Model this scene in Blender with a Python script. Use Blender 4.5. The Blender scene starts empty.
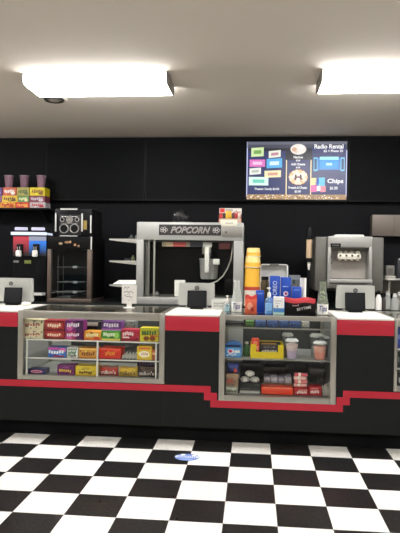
import bpy, bmesh, math, random
from mathutils import Vector, Matrix
random.seed(4)
PI = math.pi
SC = bpy.context.scene
COL = SC.collection

# ------------------------------------------------------------------ camera
CF, PITCH, ROLL, YAW = 581.186, -0.0068, 0.0142, 0.0910
CAM = Vector((0.0, -4.666, 1.4602))
_R = Vector((math.cos(YAW), math.sin(YAW), 0)); _F = Vector((-math.sin(YAW), math.cos(YAW), 0)); _U = Vector((0, 0, 1))
CFW = _F*math.cos(PITCH) + _U*math.sin(PITCH)
_U2 = _U*math.cos(PITCH) - _F*math.sin(PITCH)
CR = _R*math.cos(ROLL) + _U2*math.sin(ROLL)
CU = _U2*math.cos(ROLL) - _R*math.sin(ROLL)
cd = bpy.data.cameras.new('camera'); cam = bpy.data.objects.new('camera', cd); COL.objects.link(cam)
cd.sensor_fit = 'VERTICAL'; cd.sensor_height = 36.0; cd.lens = CF/533*36.0
cd.clip_start = 0.05
M = Matrix.Identity(4)
for i in range(3):
    M[i][0] = CR[i]; M[i][1] = CU[i]; M[i][2] = -CFW[i]; M[i][3] = CAM[i]
cam.matrix_world = M
SC.camera = cam
vs = SC.view_settings
vs.view_transform = 'Standard'; vs.look = 'None'; vs.gamma = 1.0; vs.use_curve_mapping = False
vs.exposure = 0.0

def at(px, py, Y):                       # a measured point on the vertical plane at distance Y -> x, z
    d = CFW*CF + CR*(px-200) - CU*(py-266.5)
    t = (Y-CAM.y)/d.y
    p = CAM + d*t
    return p.x, p.z
def ax(px, py, Y): return at(px, py, Y)[0]
def az(px, py, Y): return at(px, py, Y)[1]

# --------------------------------------------------------------- materials
def lin(h):
    h = h.lstrip('#'); v = [int(h[i:i+2], 16)/255 for i in (0, 2, 4)]
    return tuple((c/12.92 if c <= .04045 else ((c+.055)/1.055)**2.4) for c in v) + (1,)
MATS = {}
def mat(name, hexc, rough=.5, metal=0., var=.06, scale=30., bump=0., emit=0., coat=0., spec=None, stretch=None):
    if spec is None: spec = .12 if max(lin(hexc)[:3]) < .012 and not metal else .4
    if name in MATS: return MATS[name]
    m = bpy.data.materials.new(name); m.use_nodes = True
    nt = m.node_tree; b = nt.nodes['Principled BSDF']
    c = lin(hexc)
    b.inputs['Roughness'].default_value = rough; b.inputs['Metallic'].default_value = metal
    b.inputs['Coat Weight'].default_value = coat; b.inputs['Specular IOR Level'].default_value = spec
    tc = nt.nodes.new('ShaderNodeTexCoord'); nz = nt.nodes.new('ShaderNodeTexNoise')
    nz.inputs['Scale'].default_value = scale; nz.inputs['Detail'].default_value = 3
    src = tc.outputs['Object']
    if stretch:
        mp = nt.nodes.new('ShaderNodeMapping'); mp.inputs['Scale'].default_value = stretch
        nt.links.new(src, mp.inputs['Vector']); src = mp.outputs['Vector']
    nt.links.new(src, nz.inputs['Vector'])
    mx = nt.nodes.new('ShaderNodeMix'); mx.data_type = 'RGBA'
    mx.inputs['A'].default_value = tuple(v*(1-var) for v in c[:3]) + (1,)
    mx.inputs['B'].default_value = tuple(min(1, v*(1+var)) for v in c[:3]) + (1,)
    nt.links.new(nz.outputs['Fac'], mx.inputs['Factor'])
    nt.links.new(mx.outputs['Result'], b.inputs['Base Color'])
    if bump:
        bp = nt.nodes.new('ShaderNodeBump'); bp.inputs['Strength'].default_value = bump; bp.inputs['Distance'].default_value = .004
        nt.links.new(nz.outputs['Fac'], bp.inputs['Height']); nt.links.new(bp.outputs['Normal'], b.inputs['Normal'])
    if emit:
        nt.links.new(mx.outputs['Result'], b.inputs['Emission Color']); b.inputs['Emission Strength'].default_value = emit
    MATS[name] = m
    return m
def clear(name, hexc='#ffffff', rough=.02, ior=1.45, body=0.0):
    """thin clear glass or plastic: see-through with Fresnel reflection, and some body colour"""
    if name in MATS: return MATS[name]
    m = bpy.data.materials.new(name); m.use_nodes = True
    nt = m.node_tree; nt.nodes.clear()
    out = nt.nodes.new('ShaderNodeOutputMaterial')
    tr = nt.nodes.new('ShaderNodeBsdfTransparent'); tr.inputs['Color'].default_value = lin(hexc)
    gl = nt.nodes.new('ShaderNodeBsdfGlossy'); gl.inputs['Roughness'].default_value = rough
    fr = nt.nodes.new('ShaderNodeFresnel'); fr.inputs['IOR'].default_value = ior
    geo = nt.nodes.new('ShaderNodeNewGeometry')
    df = nt.nodes.new('ShaderNodeBsdfDiffuse'); df.inputs['Color'].default_value = lin(hexc)
    m1 = nt.nodes.new('ShaderNodeMixShader'); m1.inputs[0].default_value = body
    nt.links.new(tr.outputs[0], m1.inputs[1]); nt.links.new(df.outputs[0], m1.inputs[2])
    m2 = nt.nodes.new('ShaderNodeMixShader')
    inv = nt.nodes.new('ShaderNodeMath'); inv.operation = 'SUBTRACT'; inv.inputs[0].default_value = 1
    nt.links.new(geo.outputs['Backfacing'], inv.inputs[1])
    mul = nt.nodes.new('ShaderNodeMath'); mul.operation = 'MULTIPLY'
    nt.links.new(fr.outputs[0], mul.inputs[0]); nt.links.new(inv.outputs[0], mul.inputs[1])
    nt.links.new(mul.outputs[0], m2.inputs[0]); nt.links.new(m1.outputs[0], m2.inputs[1]); nt.links.new(gl.outputs[0], m2.inputs[2])
    nt.links.new(m2.outputs[0], out.inputs['Surface'])
    MATS[name] = m
    return m
def emis(name, hexc, s):
    if name in MATS: return MATS[name]
    m = bpy.data.materials.new(name); m.use_nodes = True
    b = m.node_tree.nodes['Principled BSDF']
    b.inputs['Base Color'].default_value = (.02, .02, .02, 1); b.inputs['Roughness'].default_value = .3
    b.inputs['Emission Color'].default_value = lin(hexc); b.inputs['Emission Strength'].default_value = s
    MATS[name] = m
    return m
def C(h, rough=.45): return mat('card_'+h.lstrip('#')+('' if rough == .45 else '_%d' % int(rough*100)), h, rough, var=.08, scale=60)
def S(h, s=1.0): return emis('screen_'+h.lstrip('#'), h, s)

steel = mat('brushed_steel', '#b9b6ae', .36, .75, .08, 14, stretch=(1, 1, 30))
steel_d = mat('dull_steel', '#8d8a84', .42, .7, .08, 14, stretch=(30, 30, 1))
machine_grey = mat('soft_serve_grey', '#63615b', .45, .3, .05, 10)
alu = mat('aluminium_frame', '#aeaba1', .28, .8, .06, 20)
black = mat('black_plastic', '#0f1011', .42)
blackm = mat('black_matte', '#0b0b0c', .7)
black_lam = mat('black_laminate', '#1c1e1d', .5, spec=.15, var=.1, scale=40)
red_lam = mat('red_laminate', '#bc2236', .42, var=.05)
white_lam = mat('white_laminate', '#e9e6de', .35, var=.03)
wirew = mat('white_coated_metal', '#dedcd4', .4)
shelfgrey = mat('grey_shelf_board', '#8f8f8b', .5, .1)
panelgrey = mat('grey_panel', '#9a9a97', .6)
paper = mat('white_paper', '#e8e6df', .7, var=.03)
ink = mat('dark_ink', '#33333a', .7)
chrome = mat('chrome', '#d8d8d8', .18, 1.0, .02)
silver = mat('silver_plastic', '#b9bab4', .4, .25, .03)
glass = clear('case_glass', '#fcfdfc', .01, 1.35)
glass_d = clear('dark_tinted_glass', '#e2e6e8', .03, 1.45)
cpl = clear('clear_plastic', '#eef3f4', .1, 1.35, .10)
cglass = clear('bottle_glass', '#f6f8f4', .05, 1.5, .3)

# ------------------------------------------------------------ mesh builder
class MB:
    def __init__(s): s.bm = bmesh.new(); s.mats = []; s.lay = s.bm.faces.layers.int.new('done')
    def _mi(s, m):
        if m not in s.mats: s.mats.append(m)
        return s.mats.index(m)
    def _done(s, m, smooth=True):
        i = s._mi(m)
        for f in s.bm.faces:
            if not f[s.lay]: f.material_index = i; f[s.lay] = 1; f.smooth = smooth
    def box(s, x0, x1, y0, y1, z0, z1, m, b=0., seg=2):
        mx = Matrix.Translation(((x0+x1)/2, (y0+y1)/2, (z0+z1)/2)) @ Matrix.Diagonal((abs(x1-x0), abs(y1-y0), abs(z1-z0), 1))
        vs_ = bmesh.ops.create_cube(s.bm, size=1, matrix=mx)['verts']
        if b:
            b = min(b, .49*min(abs(x1-x0), abs(y1-y0), abs(z1-z0)))
            es = list({e for v in vs_ for e in v.link_edges})
            bmesh.ops.bevel(s.bm, geom=es, offset=b, segments=seg, affect='EDGES', profile=.5)
        s._done(m, bool(b)); return s
    def poly(s, pts, vec, m):            # closed outline of 3D points, extruded by vec
        a = [s.bm.verts.new(p) for p in pts]; v = Vector(vec); b = [s.bm.verts.new(Vector(p)+v) for p in pts]
        n = len(a)
        fs = [s.bm.faces.new(a), s.bm.faces.new(b[::-1])]
        for i in range(n): fs.append(s.bm.faces.new((a[i], b[i], b[(i+1) % n], a[(i+1) % n])))
        bmesh.ops.recalc_face_normals(s.bm, faces=fs)
        s._done(m, False); return s
    def prism(s, xz, y0, y1, m): return s.poly([(x, y0, z) for x, z in xz], (0, y1-y0, 0), m)
    def side(s, yz, x0, x1, m): return s.poly([(x0, y, z) for y, z in yz], (x1-x0, 0, 0), m)
    def ell(s, cx, cz, rx, rz, y, m, t=.0008, n=20, a0=0):
        return s.prism([(cx+rx*math.cos(2*PI*i/n+a0), cz+rz*math.sin(2*PI*i/n+a0)) for i in range(n)], y-t, y, m)
    def lathe(s, prof, cx, cy, m, n=24):   # (r, z) from bottom to top, closed at radius 0
        rings = []
        for r, z in prof:
            if r <= 1e-5: rings.append([s.bm.verts.new((cx, cy, z))])
            else: rings.append([s.bm.verts.new((cx+r*math.cos(2*PI*i/n), cy+r*math.sin(2*PI*i/n), z)) for i in range(n)])
        for a, b in zip(rings, rings[1:]):
            for i in range(n):
                j = (i+1) % n
                if len(a) == 1 and len(b) == 1: continue
                if len(a) == 1: s.bm.faces.new((a[0], b[j], b[i]))
                elif len(b) == 1: s.bm.faces.new((a[i], a[j], b[0]))
                else: s.bm.faces.new((a[i], a[j], b[j], b[i]))
        s._done(m); return s
    def tube(s, pts, r, m, n=10, r1=None):
        pts = [Vector(p) for p in pts]; rings = []
        k = len(pts)
        for i, p in enumerate(pts):
            d = (pts[min(i+1, k-1)]-pts[max(i-1, 0)]).normalized()
            u = d.cross(Vector((0, 0, 1)))
            if u.length < 1e-3: u = d.cross(Vector((1, 0, 0)))
            u.normalize(); v = d.cross(u)
            rr = r if r1 is None else r+(r1-r)*i/(k-1)
            rings.append([s.bm.verts.new(p+u*rr*math.cos(2*PI*j/n)+v*rr*math.sin(2*PI*j/n)) for j in range(n)])
        fs = []
        for a, b in zip(rings, rings[1:]):
            for j in range(n): fs.append(s.bm.faces.new((a[j], a[(j+1) % n], b[(j+1) % n], b[j])))
        fs.append(s.bm.faces.new(rings[0][::-1])); fs.append(s.bm.faces.new(rings[-1]))
        bmesh.ops.recalc_face_normals(s.bm, faces=fs)
        s._done(m); return s
    def ball(s, c, r, m, n=16):
        r = r if isinstance(r, (tuple, list)) else (r, r, r)
        bmesh.ops.create_uvsphere(s.bm, u_segments=n, v_segments=n//2, radius=1, matrix=Matrix.Translation(c) @ Matrix.Diagonal((*r, 1)))
        s._done(m); return s
    def ring(s, c, R, r, m, axis='Y', n=28, k=8):
        c = Vector(c); rg = []
        for i in range(n):
            a = 2*PI*i/n; row = []
            for j in range(k):
                b = 2*PI*j/k; q = R+r*math.cos(b); h = r*math.sin(b)
                p = (q*math.cos(a), h, q*math.sin(a)) if axis == 'Y' else (q*math.cos(a), q*math.sin(a), h)
                row.append(s.bm.verts.new(c+Vector(p)))
            rg.append(row)
        fs = []
        for i in range(n):
            for j in range(k): fs.append(s.bm.faces.new((rg[i][j], rg[(i+1) % n][j], rg[(i+1) % n][(j+1) % k], rg[i][(j+1) % k])))
        bmesh.ops.recalc_face_normals(s.bm, faces=fs)
        s._done(m); return s
    def text(s, body, cx, cz, y, h, m, w=None, outline=0., shear=0., rot=0., t=.0006, bold=0.):
        cu = bpy.data.curves.new('t', 'FONT'); cu.body = body; cu.size = 1; cu.align_x = 'CENTER'; cu.align_y = 'CENTER'
        cu.shear = shear; cu.resolution_u = 3; cu.offset = bold
        if outline: cu.fill_mode = 'NONE'; cu.bevel_depth = outline; cu.bevel_resolution = 0
        else: cu.extrude = .01
        o = bpy.data.objects.new('t', cu); COL.objects.link(o)
        bpy.context.view_layer.update()
        dg = bpy.context.evaluated_depsgraph_get(); me = o.evaluated_get(dg).to_mesh()
        vv = [v.co.copy() for v in me.vertices]; ff = [tuple(p.vertices) for p in me.polygons]
        o.evaluated_get(dg).to_mesh_clear(); bpy.data.objects.remove(o); bpy.data.curves.remove(cu)
        if not vv: return s
        xs = [v.x for v in vv]; ys = [v.y for v in vv]; zs = [v.z for v in vv]
        mx, my = (max(xs)+min(xs))/2, (max(ys)+min(ys))/2
        sc = h/(max(ys)-min(ys)); sx = sc if w is None else w/(max(xs)-min(xs))
        dz = max(1e-6, max(zs)-min(zs))
        c, sn = math.cos(rot), math.sin(rot); nv = []
        for v in vv:
            a, b = (v.x-mx)*sx, (v.y-my)*sc
            nv.append(s.bm.verts.new((cx+a*c-b*sn, y-t*(v.z-min(zs))/dz, cz+a*sn+b*c)))
        for f in ff:
            try: s.bm.faces.new([nv[i] for i in f])
            except ValueError: pass
        s._done(m, False); return s
    def rotz(s, a, cx, cy):
        bmesh.ops.rotate(s.bm, verts=s.bm.verts[:], cent=(cx, cy, 0), matrix=Matrix.Rotation(a, 3, 'Z')); return s
    def rotx(s, a, cy, cz):
        bmesh.ops.rotate(s.bm, verts=s.bm.verts[:], cent=(0, cy, cz), matrix=Matrix.Rotation(a, 3, 'X')); return s
    def build(s, name, parent=None):
        me = bpy.data.meshes.new(name)
        if parent is None:
            xs = [v.co.x for v in s.bm.verts]; ys = [v.co.y for v in s.bm.verts]; zs = [v.co.z for v in s.bm.verts]
            org = Vector(((min(xs)+max(xs))/2, (min(ys)+max(ys))/2, min(zs)))
        else: org = Vector(parent['_o'])
        bmesh.ops.translate(s.bm, verts=s.bm.verts[:], vec=-org)
        s.bm.faces.layers.int.remove(s.lay); s.bm.to_mesh(me); s.bm.free()
        for m in s.mats: me.materials.append(m)
        me.set_sharp_from_angle(angle=math.radians(38))
        o = bpy.data.objects.new(name, me); COL.objects.link(o); o['_o'] = tuple(org)
        if parent is None: o.location = org
        else: o.parent = parent
        return o
def tag(o, label, cat, group=None):
    o['label'] = label; o['category'] = cat
    if group: o['group'] = group
    return o
def thing(name, label, cat, loc, group=None):
    o = bpy.data.objects.new(name, None); COL.objects.link(o); o.location = loc; o['_o'] = tuple(loc)
    o.empty_display_size = .1
    return tag(o, label, cat, group)
def struct(mb, name):
    o = mb.build(name); o['kind'] = 'structure'; return o

# ------------------------------------------------------------------ setting
WY = 2.55; CEIL = 3.022; XL, XR, YF = -4.6, 4.6, -8.2
def floor_material():
    m = bpy.data.materials.new('checkered_vinyl_tiles'); m.use_nodes = True
    nt = m.node_tree; N = nt.nodes.new; L = nt.links.new; b = nt.nodes['Principled BSDF']
    geo = N('ShaderNodeNewGeometry'); sep = N('ShaderNodeSeparateXYZ'); L(geo.outputs['Position'], sep.inputs[0])
    def math_(op, a, b_=None):
        n = N('ShaderNodeMath'); n.operation = op
        for i, v in enumerate((a, b_)):
            if v is None: continue
            if isinstance(v, (int, float)): n.inputs[i].default_value = v
            else: L(v, n.inputs[i])
        return n.outputs[0]
    u = math_('DIVIDE', math_('ADD', sep.outputs['X'], .1476+.3048*40), .3048)
    v = math_('DIVIDE', math_('ADD', sep.outputs['Y'], .200+.3048*41), .3048)
    par = math_('MODULO', math_('ADD', math_('FLOOR', u), math_('FLOOR', v)), 2)
    isw = math_('GREATER_THAN', par, .5)
    # seams
    fu = math_('ABSOLUTE', math_('SUBTRACT', math_('FRACT', u), .5)); fv = math_('ABSOLUTE', math_('SUBTRACT', math_('FRACT', v), .5))
    seam = math_('GREATER_THAN', math_('MAXIMUM', fu, fv), .4965)
    # per-tile tint
    wn = N('ShaderNodeTexWhiteNoise'); wn.noise_dimensions = '2D'
    cmb = N('ShaderNodeCombineXYZ'); L(math_('FLOOR', u), cmb.inputs[0]); L(math_('FLOOR', v), cmb.inputs[1]); L(cmb.outputs[0], wn.inputs['Vector'])
    nz = N('ShaderNodeTexNoise'); nz.inputs['Scale'].default_value = 55; nz.inputs['Detail'].default_value = 5; nz.inputs['Roughness'].default_value = .65
    L(geo.outputs['Position'], nz.inputs['Vector'])
    rb = N('ShaderNodeValToRGB'); L(nz.outputs['Fac'], rb.inputs[0])
    rb.color_ramp.elements[0].position = .45; rb.color_ramp.elements[0].color = lin('#101011')
    rb.color_ramp.elements[1].position = .78; rb.color_ramp.elements[1].color = lin('#454340')
    rw = N('ShaderNodeValToRGB'); L(nz.outputs['Fac'], rw.inputs[0])
    rw.color_ramp.elements[0].position = .25; rw.color_ramp.elements[0].color = lin('#cbc4b4')
    rw.color_ramp.elements[1].position = .46; rw.color_ramp.elements[1].color = lin('#f4f2ec')
    mx = N('ShaderNodeMix'); mx.data_type = 'RGBA'; L(isw, mx.inputs['Factor']); L(rb.outputs[0], mx.inputs['A']); L(rw.outputs[0], mx.inputs['B'])
    hs = N('ShaderNodeHueSaturation'); L(mx.outputs['Result'], hs.inputs['Color'])
    L(math_('ADD', math_('MULTIPLY', wn.outputs['Value'], .12), .92), hs.inputs['Value'])
    m2 = N('ShaderNodeMix'); m2.data_type = 'RGBA'; L(math_('MULTIPLY', seam, .5), m2.inputs['Factor']); L(hs.outputs[0], m2.inputs['A']); m2.inputs['B'].default_value = lin('#3b3833')
    L(m2.outputs['Result'], b.inputs['Base Color'])
    n2 = N('ShaderNodeTexNoise'); n2.inputs['Scale'].default_value = 6; L(geo.outputs['Position'], n2.inputs['Vector'])
    L(math_('ADD', math_('MULTIPLY', n2.outputs['Fac'], .2), .22), b.inputs['Roughness'])
    b.inputs['Specular IOR Level'].default_value = .28
    return m
struct(MB().box(XL, XR, YF, WY, -.1, 0, floor_material()), 'floor')
ceil_m = mat('textured_ceiling_paint', '#d3cabd', .9, var=.05, scale=160, bump=.5)
struct(MB().box(XL, XR, YF, WY, CEIL, CEIL+.1, ceil_m), 'ceiling')
wallblack = mat('black_wall_paint', '#121316', .6, spec=.1, var=.08, scale=8)
struct(MB().box(XL, XR, WY, WY+.1, 0, CEIL, wallblack), 'wall_back')
wallpale = mat('pale_wall_paint', '#c4c0ba', .8, var=.03, scale=8)
struct(MB().box(XL-.1, XL, YF, WY, 0, CEIL, wallpale), 'wall_left')
struct(MB().box(XR, XR+.1, YF, WY, 0, CEIL, wallpale), 'wall_right')
struct(MB().box(XL, XR, YF-.1, YF, 0, CEIL, wallpale), 'wall_front')

# ------------------------------------------------------------- ceiling lights
diff_m = emis('lit_diffuser', '#fefdfd', 31.0)
capm = mat('fixture_end_cap', '#8b877f', .5)
def ceiling_light(x0, x1, yc, label, group='fluorescent ceiling lights'):
    y0, y1 = yc-.208, yc+.208; zb = CEIL-.092
    t = thing('ceiling_light', label, 'ceiling light', ((x0+x1)/2, yc, zb), group)
    prof = [(y0, CEIL-.014), (y0, zb+.02), (y0+.02, zb+.004), (y0+.05, zb), (y1-.05, zb), (y1-.02, zb+.004), (y1, zb+.02), (y1, CEIL-.014)]
    MB().side(prof, x0+.012, x1-.012, diff_m).build('diffuser', t)
    MB().box(x0+.004, x1-.004, y0+.02, y1-.02, CEIL-.014, CEIL, capm).build('housing', t)
    for xa, xb in ((x0, x0+.012), (x1-.012, x1)):
        MB().side([(y0-.004, CEIL-.003), (y0-.004, zb+.02), (y0+.05, zb-.004), (y1-.05, zb-.004), (y1+.004, zb+.02), (y1+.004, CEIL-.003)], xa, xb, capm).build('end_cap', t)
ceiling_light(-1.946, -.72, .25, 'glowing white fluorescent ceiling light on the left beside the round vent')
ceiling_light(.522, 1.748, .25, 'glowing white fluorescent ceiling light on the right, cut by the picture edge')
for xc in (-3.8, 3.6):  # unseen side fixtures, added to light the room
    ceiling_light(xc-.613, xc+.613, .25, 'added fluorescent ceiling light beyond the side of the picture', 'added ceiling lights outside the picture')
for xc in (-3.8, -1.333, 1.135, 3.6):  # unseen row added on the customer side to light the counter fronts
    for yc in (-3.9,): ceiling_light(xc-.613, xc+.613, yc, 'added fluorescent ceiling light over the customer floor, out of the picture', 'added ceiling lights over the customer floor')
# round vent
cx, cy = -1.925, .775
t = thing('ceiling_vent', 'small round white ceiling vent with dark slots below left light', 'vent', (cx, cy, CEIL-.03))
MB().lathe([(0, CEIL-.012), (.09, CEIL-.012), (.112, CEIL-.02), (.128, CEIL-.008), (.13, CEIL)], cx, cy, mat('vent_white', '#cfc8bc', .5), 32).build('rim', t)
MB().lathe([(0, CEIL-.03), (.05, CEIL-.03), (.06, CEIL-.022), (.06, CEIL-.016), (0, CEIL-.016)], cx, cy, mat('vent_grey', '#8d877c', .5), 24).build('hub', t)
MB().ring((cx, cy, CEIL-.02), .085, .012, mat('vent_dark', '#2b2926', .7), 'Z').build('slot_ring', t)

# ---------------------------------------------------------------- menu screens
TZ0, TZ1 = az(297, 201.3, 2.45), az(297, 140.3, 2.45)
tvx = [ax(px, 171, 2.45) for px in (45.5, 145, 245, 348.3)]; tvx.append(tvx[-1]+1.23)
bez = mat('tv_bezel', '#060607', .4)
scr = mat('dark_screen', '#07090b', .5, spec=.08, var=.03)
def television(x0, x1, label, lit=False):
    x0 += .003; x1 -= .003
    t = thing('television', label, 'screen', ((x0+x1)/2, 2.5, TZ0), 'wall televisions in a row')
    f = MB(); b = .013
    f.box(x0, x1, 2.45, 2.49, TZ0, TZ0+b*1.6, bez).box(x0, x1, 2.45, 2.49, TZ1-b, TZ1, bez)
    f.box(x0, x0+b, 2.45, 2.49, TZ0+b*1.6, TZ1-b, bez).box(x1-b, x1, 2.45, 2.49, TZ0+b*1.6, TZ1-b, bez)
    f.build('bezel', t)
    MB().box(x0+.004, x1-.004, 2.463, 2.505, TZ0+.004, TZ1-.004, bez).build('back_shell', t)
    MB().box(x0+.3, x1-.3, 2.505, WY, TZ0+.2, TZ1-.2, black).build('wall_mount', t)
    s = MB().box(x0+b, x1-b, 2.457, 2.463, TZ0+b*1.6, TZ1-b, S('#14182c', .9) if lit else scr).build('screen', t)
    return t, s
television(tvx[0], tvx[1], 'switched-off black television above the warming cabinet')
television(tvx[1], tvx[2], 'switched-off black television above the popcorn machine')
television(tvx[3], tvx[4], 'switched-off black television right of the lit menu screen')
tv, scrn = television(tvx[2], tvx[3], 'lit menu screen showing theater candy, pretzels, radio rental and chips', True)
Ys = 2.457
def sx(px): return ax(px, 171, Ys)
def sz(py, px=297): return az(px, py, Ys)
def rect(mb, x0, x1, y0, y1, m, tilt=0., y=Ys-.001):
    a, b = sx(x0), sx(x1); c0, c1 = sz(y1), sz(y0); d = tilt*(b-a)
    mb.prism([(a, c0-d/2), (b, c0+d/2), (b, c1+d/2), (a, c1-d/2)], y-.0006, y, m)
m = MB()
rect(m, 246.8, 347, 141.6, 144.5, S('#6a6c7c')); rect(m, 246.8, 347, 144.5, 148, S('#44475a'))
m.build('screen_top_glow', scrn)
m = MB()
for a, b, c in ((247.6, 285.4, 151), (287.5, 309.5, 160), (312, 345.5, 146)): rect(m, a, b, c, 195, S('#2c3670', .9))
m.build('menu_panel', scrn)
for xa_, xb_, ya_, c_ in ((285.9, 286.9, 160, '#ffe9c0'), (310.4, 311.4, 160, '#ffe9c0'), (246.6, 247.5, 141.6, '#cfd6ff'), (346, 347, 150, '#cfd6ff')):
    m = MB(); rect(m, xa_, xb_, ya_, 197, S(c_, 1.1)); m.build('divider_line', scrn)
m = MB()   # candy packets in the left column
for x0, x1, y0, y1, ca, cb, tl in ((251, 263.5, 147.5, 156.5, '#d9f0b0', '#7fae5a', .06), (268.5, 280.5, 150.5, 157.5, '#f0f0e0', '#c88aa0', .10),
        (249.5, 265, 159.5, 166.8, '#e878c8', '#ffd0f0', 0), (266.5, 282, 158.5, 168, '#5ab8f0', '#e0f8ff', .05), (249.5, 261, 168, 174.5, '#f4f4ec', '#c0c8c0', .08),
        (264.5, 281, 170.5, 177.5, '#fff0c0', '#e0a890', .04), (249, 268.5, 177, 185.5, '#e4fff4', '#70d8c0', -.01)):
    rect(m, x0, x1, y0, y1, S(ca), tl, Ys-.002); w = x1-x0; h = y1-y0
    rect(m, x0+.2*w, x1-.2*w, y0+.3*h, y1-.3*h, S(cb), tl, Ys-.0027)
m.build('candy_picture', scrn)
m = MB(); g = random.Random(3)    # popcorn strip along the bottom
rect(m, 247, 346.6, 194.5, 199.6, S('#c09a70', .8), 0, Ys-.002)
for i in range(150):
    c = sx(247.6+i*98.4/149), sz(g.uniform(195.2, 199)); r = g.uniform(.004, .011)
    m.ell(c[0], c[1], r, r*.8, Ys-.0027-.00002*i, S(g.choice(['#fff0d0', '#ffe0a0', '#e8c080', '#8a5a3a', '#fff8f0', '#b98a58'])), .0003, 7)
m.build('popcorn_picture', scrn)
m = MB()
m.ell(sx(298), sz(149.3), .095, .065, Ys-.002, S('#f4ece4')); m.ell(sx(294), sz(149.5), .03, .025, Ys-.003, S('#d8b090')); m.ell(sx(301), sz(147), .03, .02, Ys-.003, S('#ffffff')); m.ell(sx(296), sz(152), .03, .012, Ys-.003, S('#e8d8c8'))
m.build('nachos_picture', scrn)
m = MB()
pc = sx(298.3), sz(177.2)
m.ell(pc[0], pc[1], .118, .10, Ys-.002, S('#8a3a30', .8))
for a in range(14):
    q = a*2*PI/14; m.ell(pc[0]+.085*math.cos(q), pc[1]+.068*math.sin(q), .03, .026, Ys-.003-.00002*a, S('#f6e4cc' if a % 3 else '#ffc890'), .0003, 9)
for a, b in ((-.045, .01), (.045, .01), (0, -.03), (-.02, .03), (.02, .03)): m.ell(pc[0]+a, pc[1]+b, .026, .024, Ys-.0036, S('#fff4e4'), .0003, 10)
m.ell(pc[0]-.03, pc[1]+.004, .012, .03, Ys-.0042, S('#4a2a28'), .0003); m.ell(pc[0]+.03, pc[1]+.004, .012, .03, Ys-.0042, S('#4a2a28'), .0003)
m.build('pretzel_picture', scrn)
m = MB()   # blue portable radio
rect(m, 317, 341, 158, 170, S('#2080d0'), 0, Ys-.002); rect(m, 319.5, 338.5, 156.8, 160, S('#a0f0ff'), 0, Ys-.0027); rect(m, 320, 338, 160.6, 168.5, S('#20a0f0'), 0, Ys-.0027); rect(m, 326, 332, 163, 165.5, S('#c0f4ff'), 0, Ys-.0034)
for px, d in ((315.5, -1), (342.5, 1)):
    rect(m, px-2, px+2, 157.5, 171, S('#70c8f0'), 0, Ys-.0022); rect(m, px-1.2, px+1.2, 159, 169.5, S('#123a70'), 0, Ys-.0028)
m.build('radio_picture', scrn)
m = MB()
for x0, x1, y0, y1, c in ((311.5, 316.5, 178, 185, '#fff0a0'), (315.5, 319, 179, 186, '#3050c0'), (318.5, 325, 177.5, 186, '#60c8e8'), (311, 317, 185, 192, '#f070b0'), (317, 320.8, 184, 191, '#ffffff'), (320.5, 326, 186, 192, '#f090a0')):
    rect(m, x0, x1, y0, y1, S(c), .05, Ys-.002)
m.build('chips_picture', scrn)
tw = S('#ffffff', 1.5)
for body, px, py, h, w in (('Theater Candy $2.00', 267, 189.3, .030, .30), ('Nachos', 298, 157.2, .026, .11), ('$3.00', 298, 160.6, .022, .05), ('Add Cheese', 298, 164.2, .026, .17), ('$1.00', 298, 167.6, .022, .05),
        ('Pretzels & Cheese', 298, 187.6, .027, .22), ('$3.00', 298, 191.6, .028, .075), ('Radio Rental', 328.5, 146.6, .048, .345), ('$2 + Photo ID', 333, 151.2, .030, .23), ('Chips', 335.5, 181.6, .062, .19), ('$1.50', 334, 188.2, .036, .09)):
    MB().text(body, sx(px), sz(py), Ys-.003, h*1.12, tw, w, bold=.028).build('menu_lettering', scrn)

# -------------------------------------------------------------- service counter
ZT = 1.043; DEP = .72
xA, xB, xC, xD, xE, xF = -3.0, -1.936, -.703, -.262, .666, 1.109   # unit boundaries, left to right
xG = 2.5
ZR1, ZR1t = .413, .466; ZR2 = .352; ZR3 = .296
t = thing('counter_base', 'long black counter base with stepped red stripe above dark toe kick', 'counter', (0, .35, 0))
px_ = lambda p, q: ax(p, q, 0)
s1, s2, s3 = px_(210.6, 390), px_(204, 396), px_(217, 396)
e1, e2, e3 = px_(343, 395), px_(336.5, 402), px_(349.8, 402)
for a, b in ((xA, px_(163, 410)), (px_(163, 410), 1.3), (1.3, xG)):
    # black fascia below the display cases
    top = ZR1t
    m = MB()
    m.box(a+.0005, b-.0005, 0, .02, .128, ZR3, black_lam)
    for c, d in ((max(a, xA), min(b, xD)), (max(a, xE), min(b, xG))):
        if d > c: m.box(c+.0005, d-.0005, 0, .02, ZR3, ZR1t, black_lam)
    m.build('front_panel', t)
MB().box(xA, xG, .07, .09, 0, .128, blackm).build('toe_kick', t)
MB().box(xA, xG, .09, DEP-.02, 0, .30, blackm).build('carcass', t)
m = MB(); q0, q1 = -.004, 0
m.prism([(xA, ZR1), (s2, ZR1), (s2, ZR2), (s1, ZR2), (s1, ZR3), (e1, ZR3), (e1, ZR2), (e3, ZR2), (e3, ZR1), (xG, ZR1), (xG, ZR1t),
         (e1, ZR1t), (e1, ZR1), (e2, ZR1), (e2, ZR2), (s3, ZR2), (s3, ZR1), (s1, ZR1), (s1, ZR1t), (xA, ZR1t)], q0, q1, red_lam)
m.build('red_stripe', t)

def pedestal(x0, x1, label):
    t = thing('register_counter', label, 'counter', ((x0+x1)/2, DEP/2, ZR1t), 'register counters with red bands')
    MB().box(x0+.001, x1-.001, 0, DEP-.005, ZR1t, .906, black_lam).build('body', t)
    MB().box(x0+.001, x1-.001, -.008, DEP-.005, .906, ZT-.018, red_lam, .004).build('red_band', t)
    MB().box(x0+.001, x1-.001, -.012, DEP, ZT-.018, ZT, white_lam, .006).build('countertop', t)
pedestal(xA, xB, 'black register counter with red band at the far left of the cases')
pedestal(xC, xD, 'black register counter with red band between the two display cases')
pedestal(xE, xF, 'black register counter with red band right of the snack display case')

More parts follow.
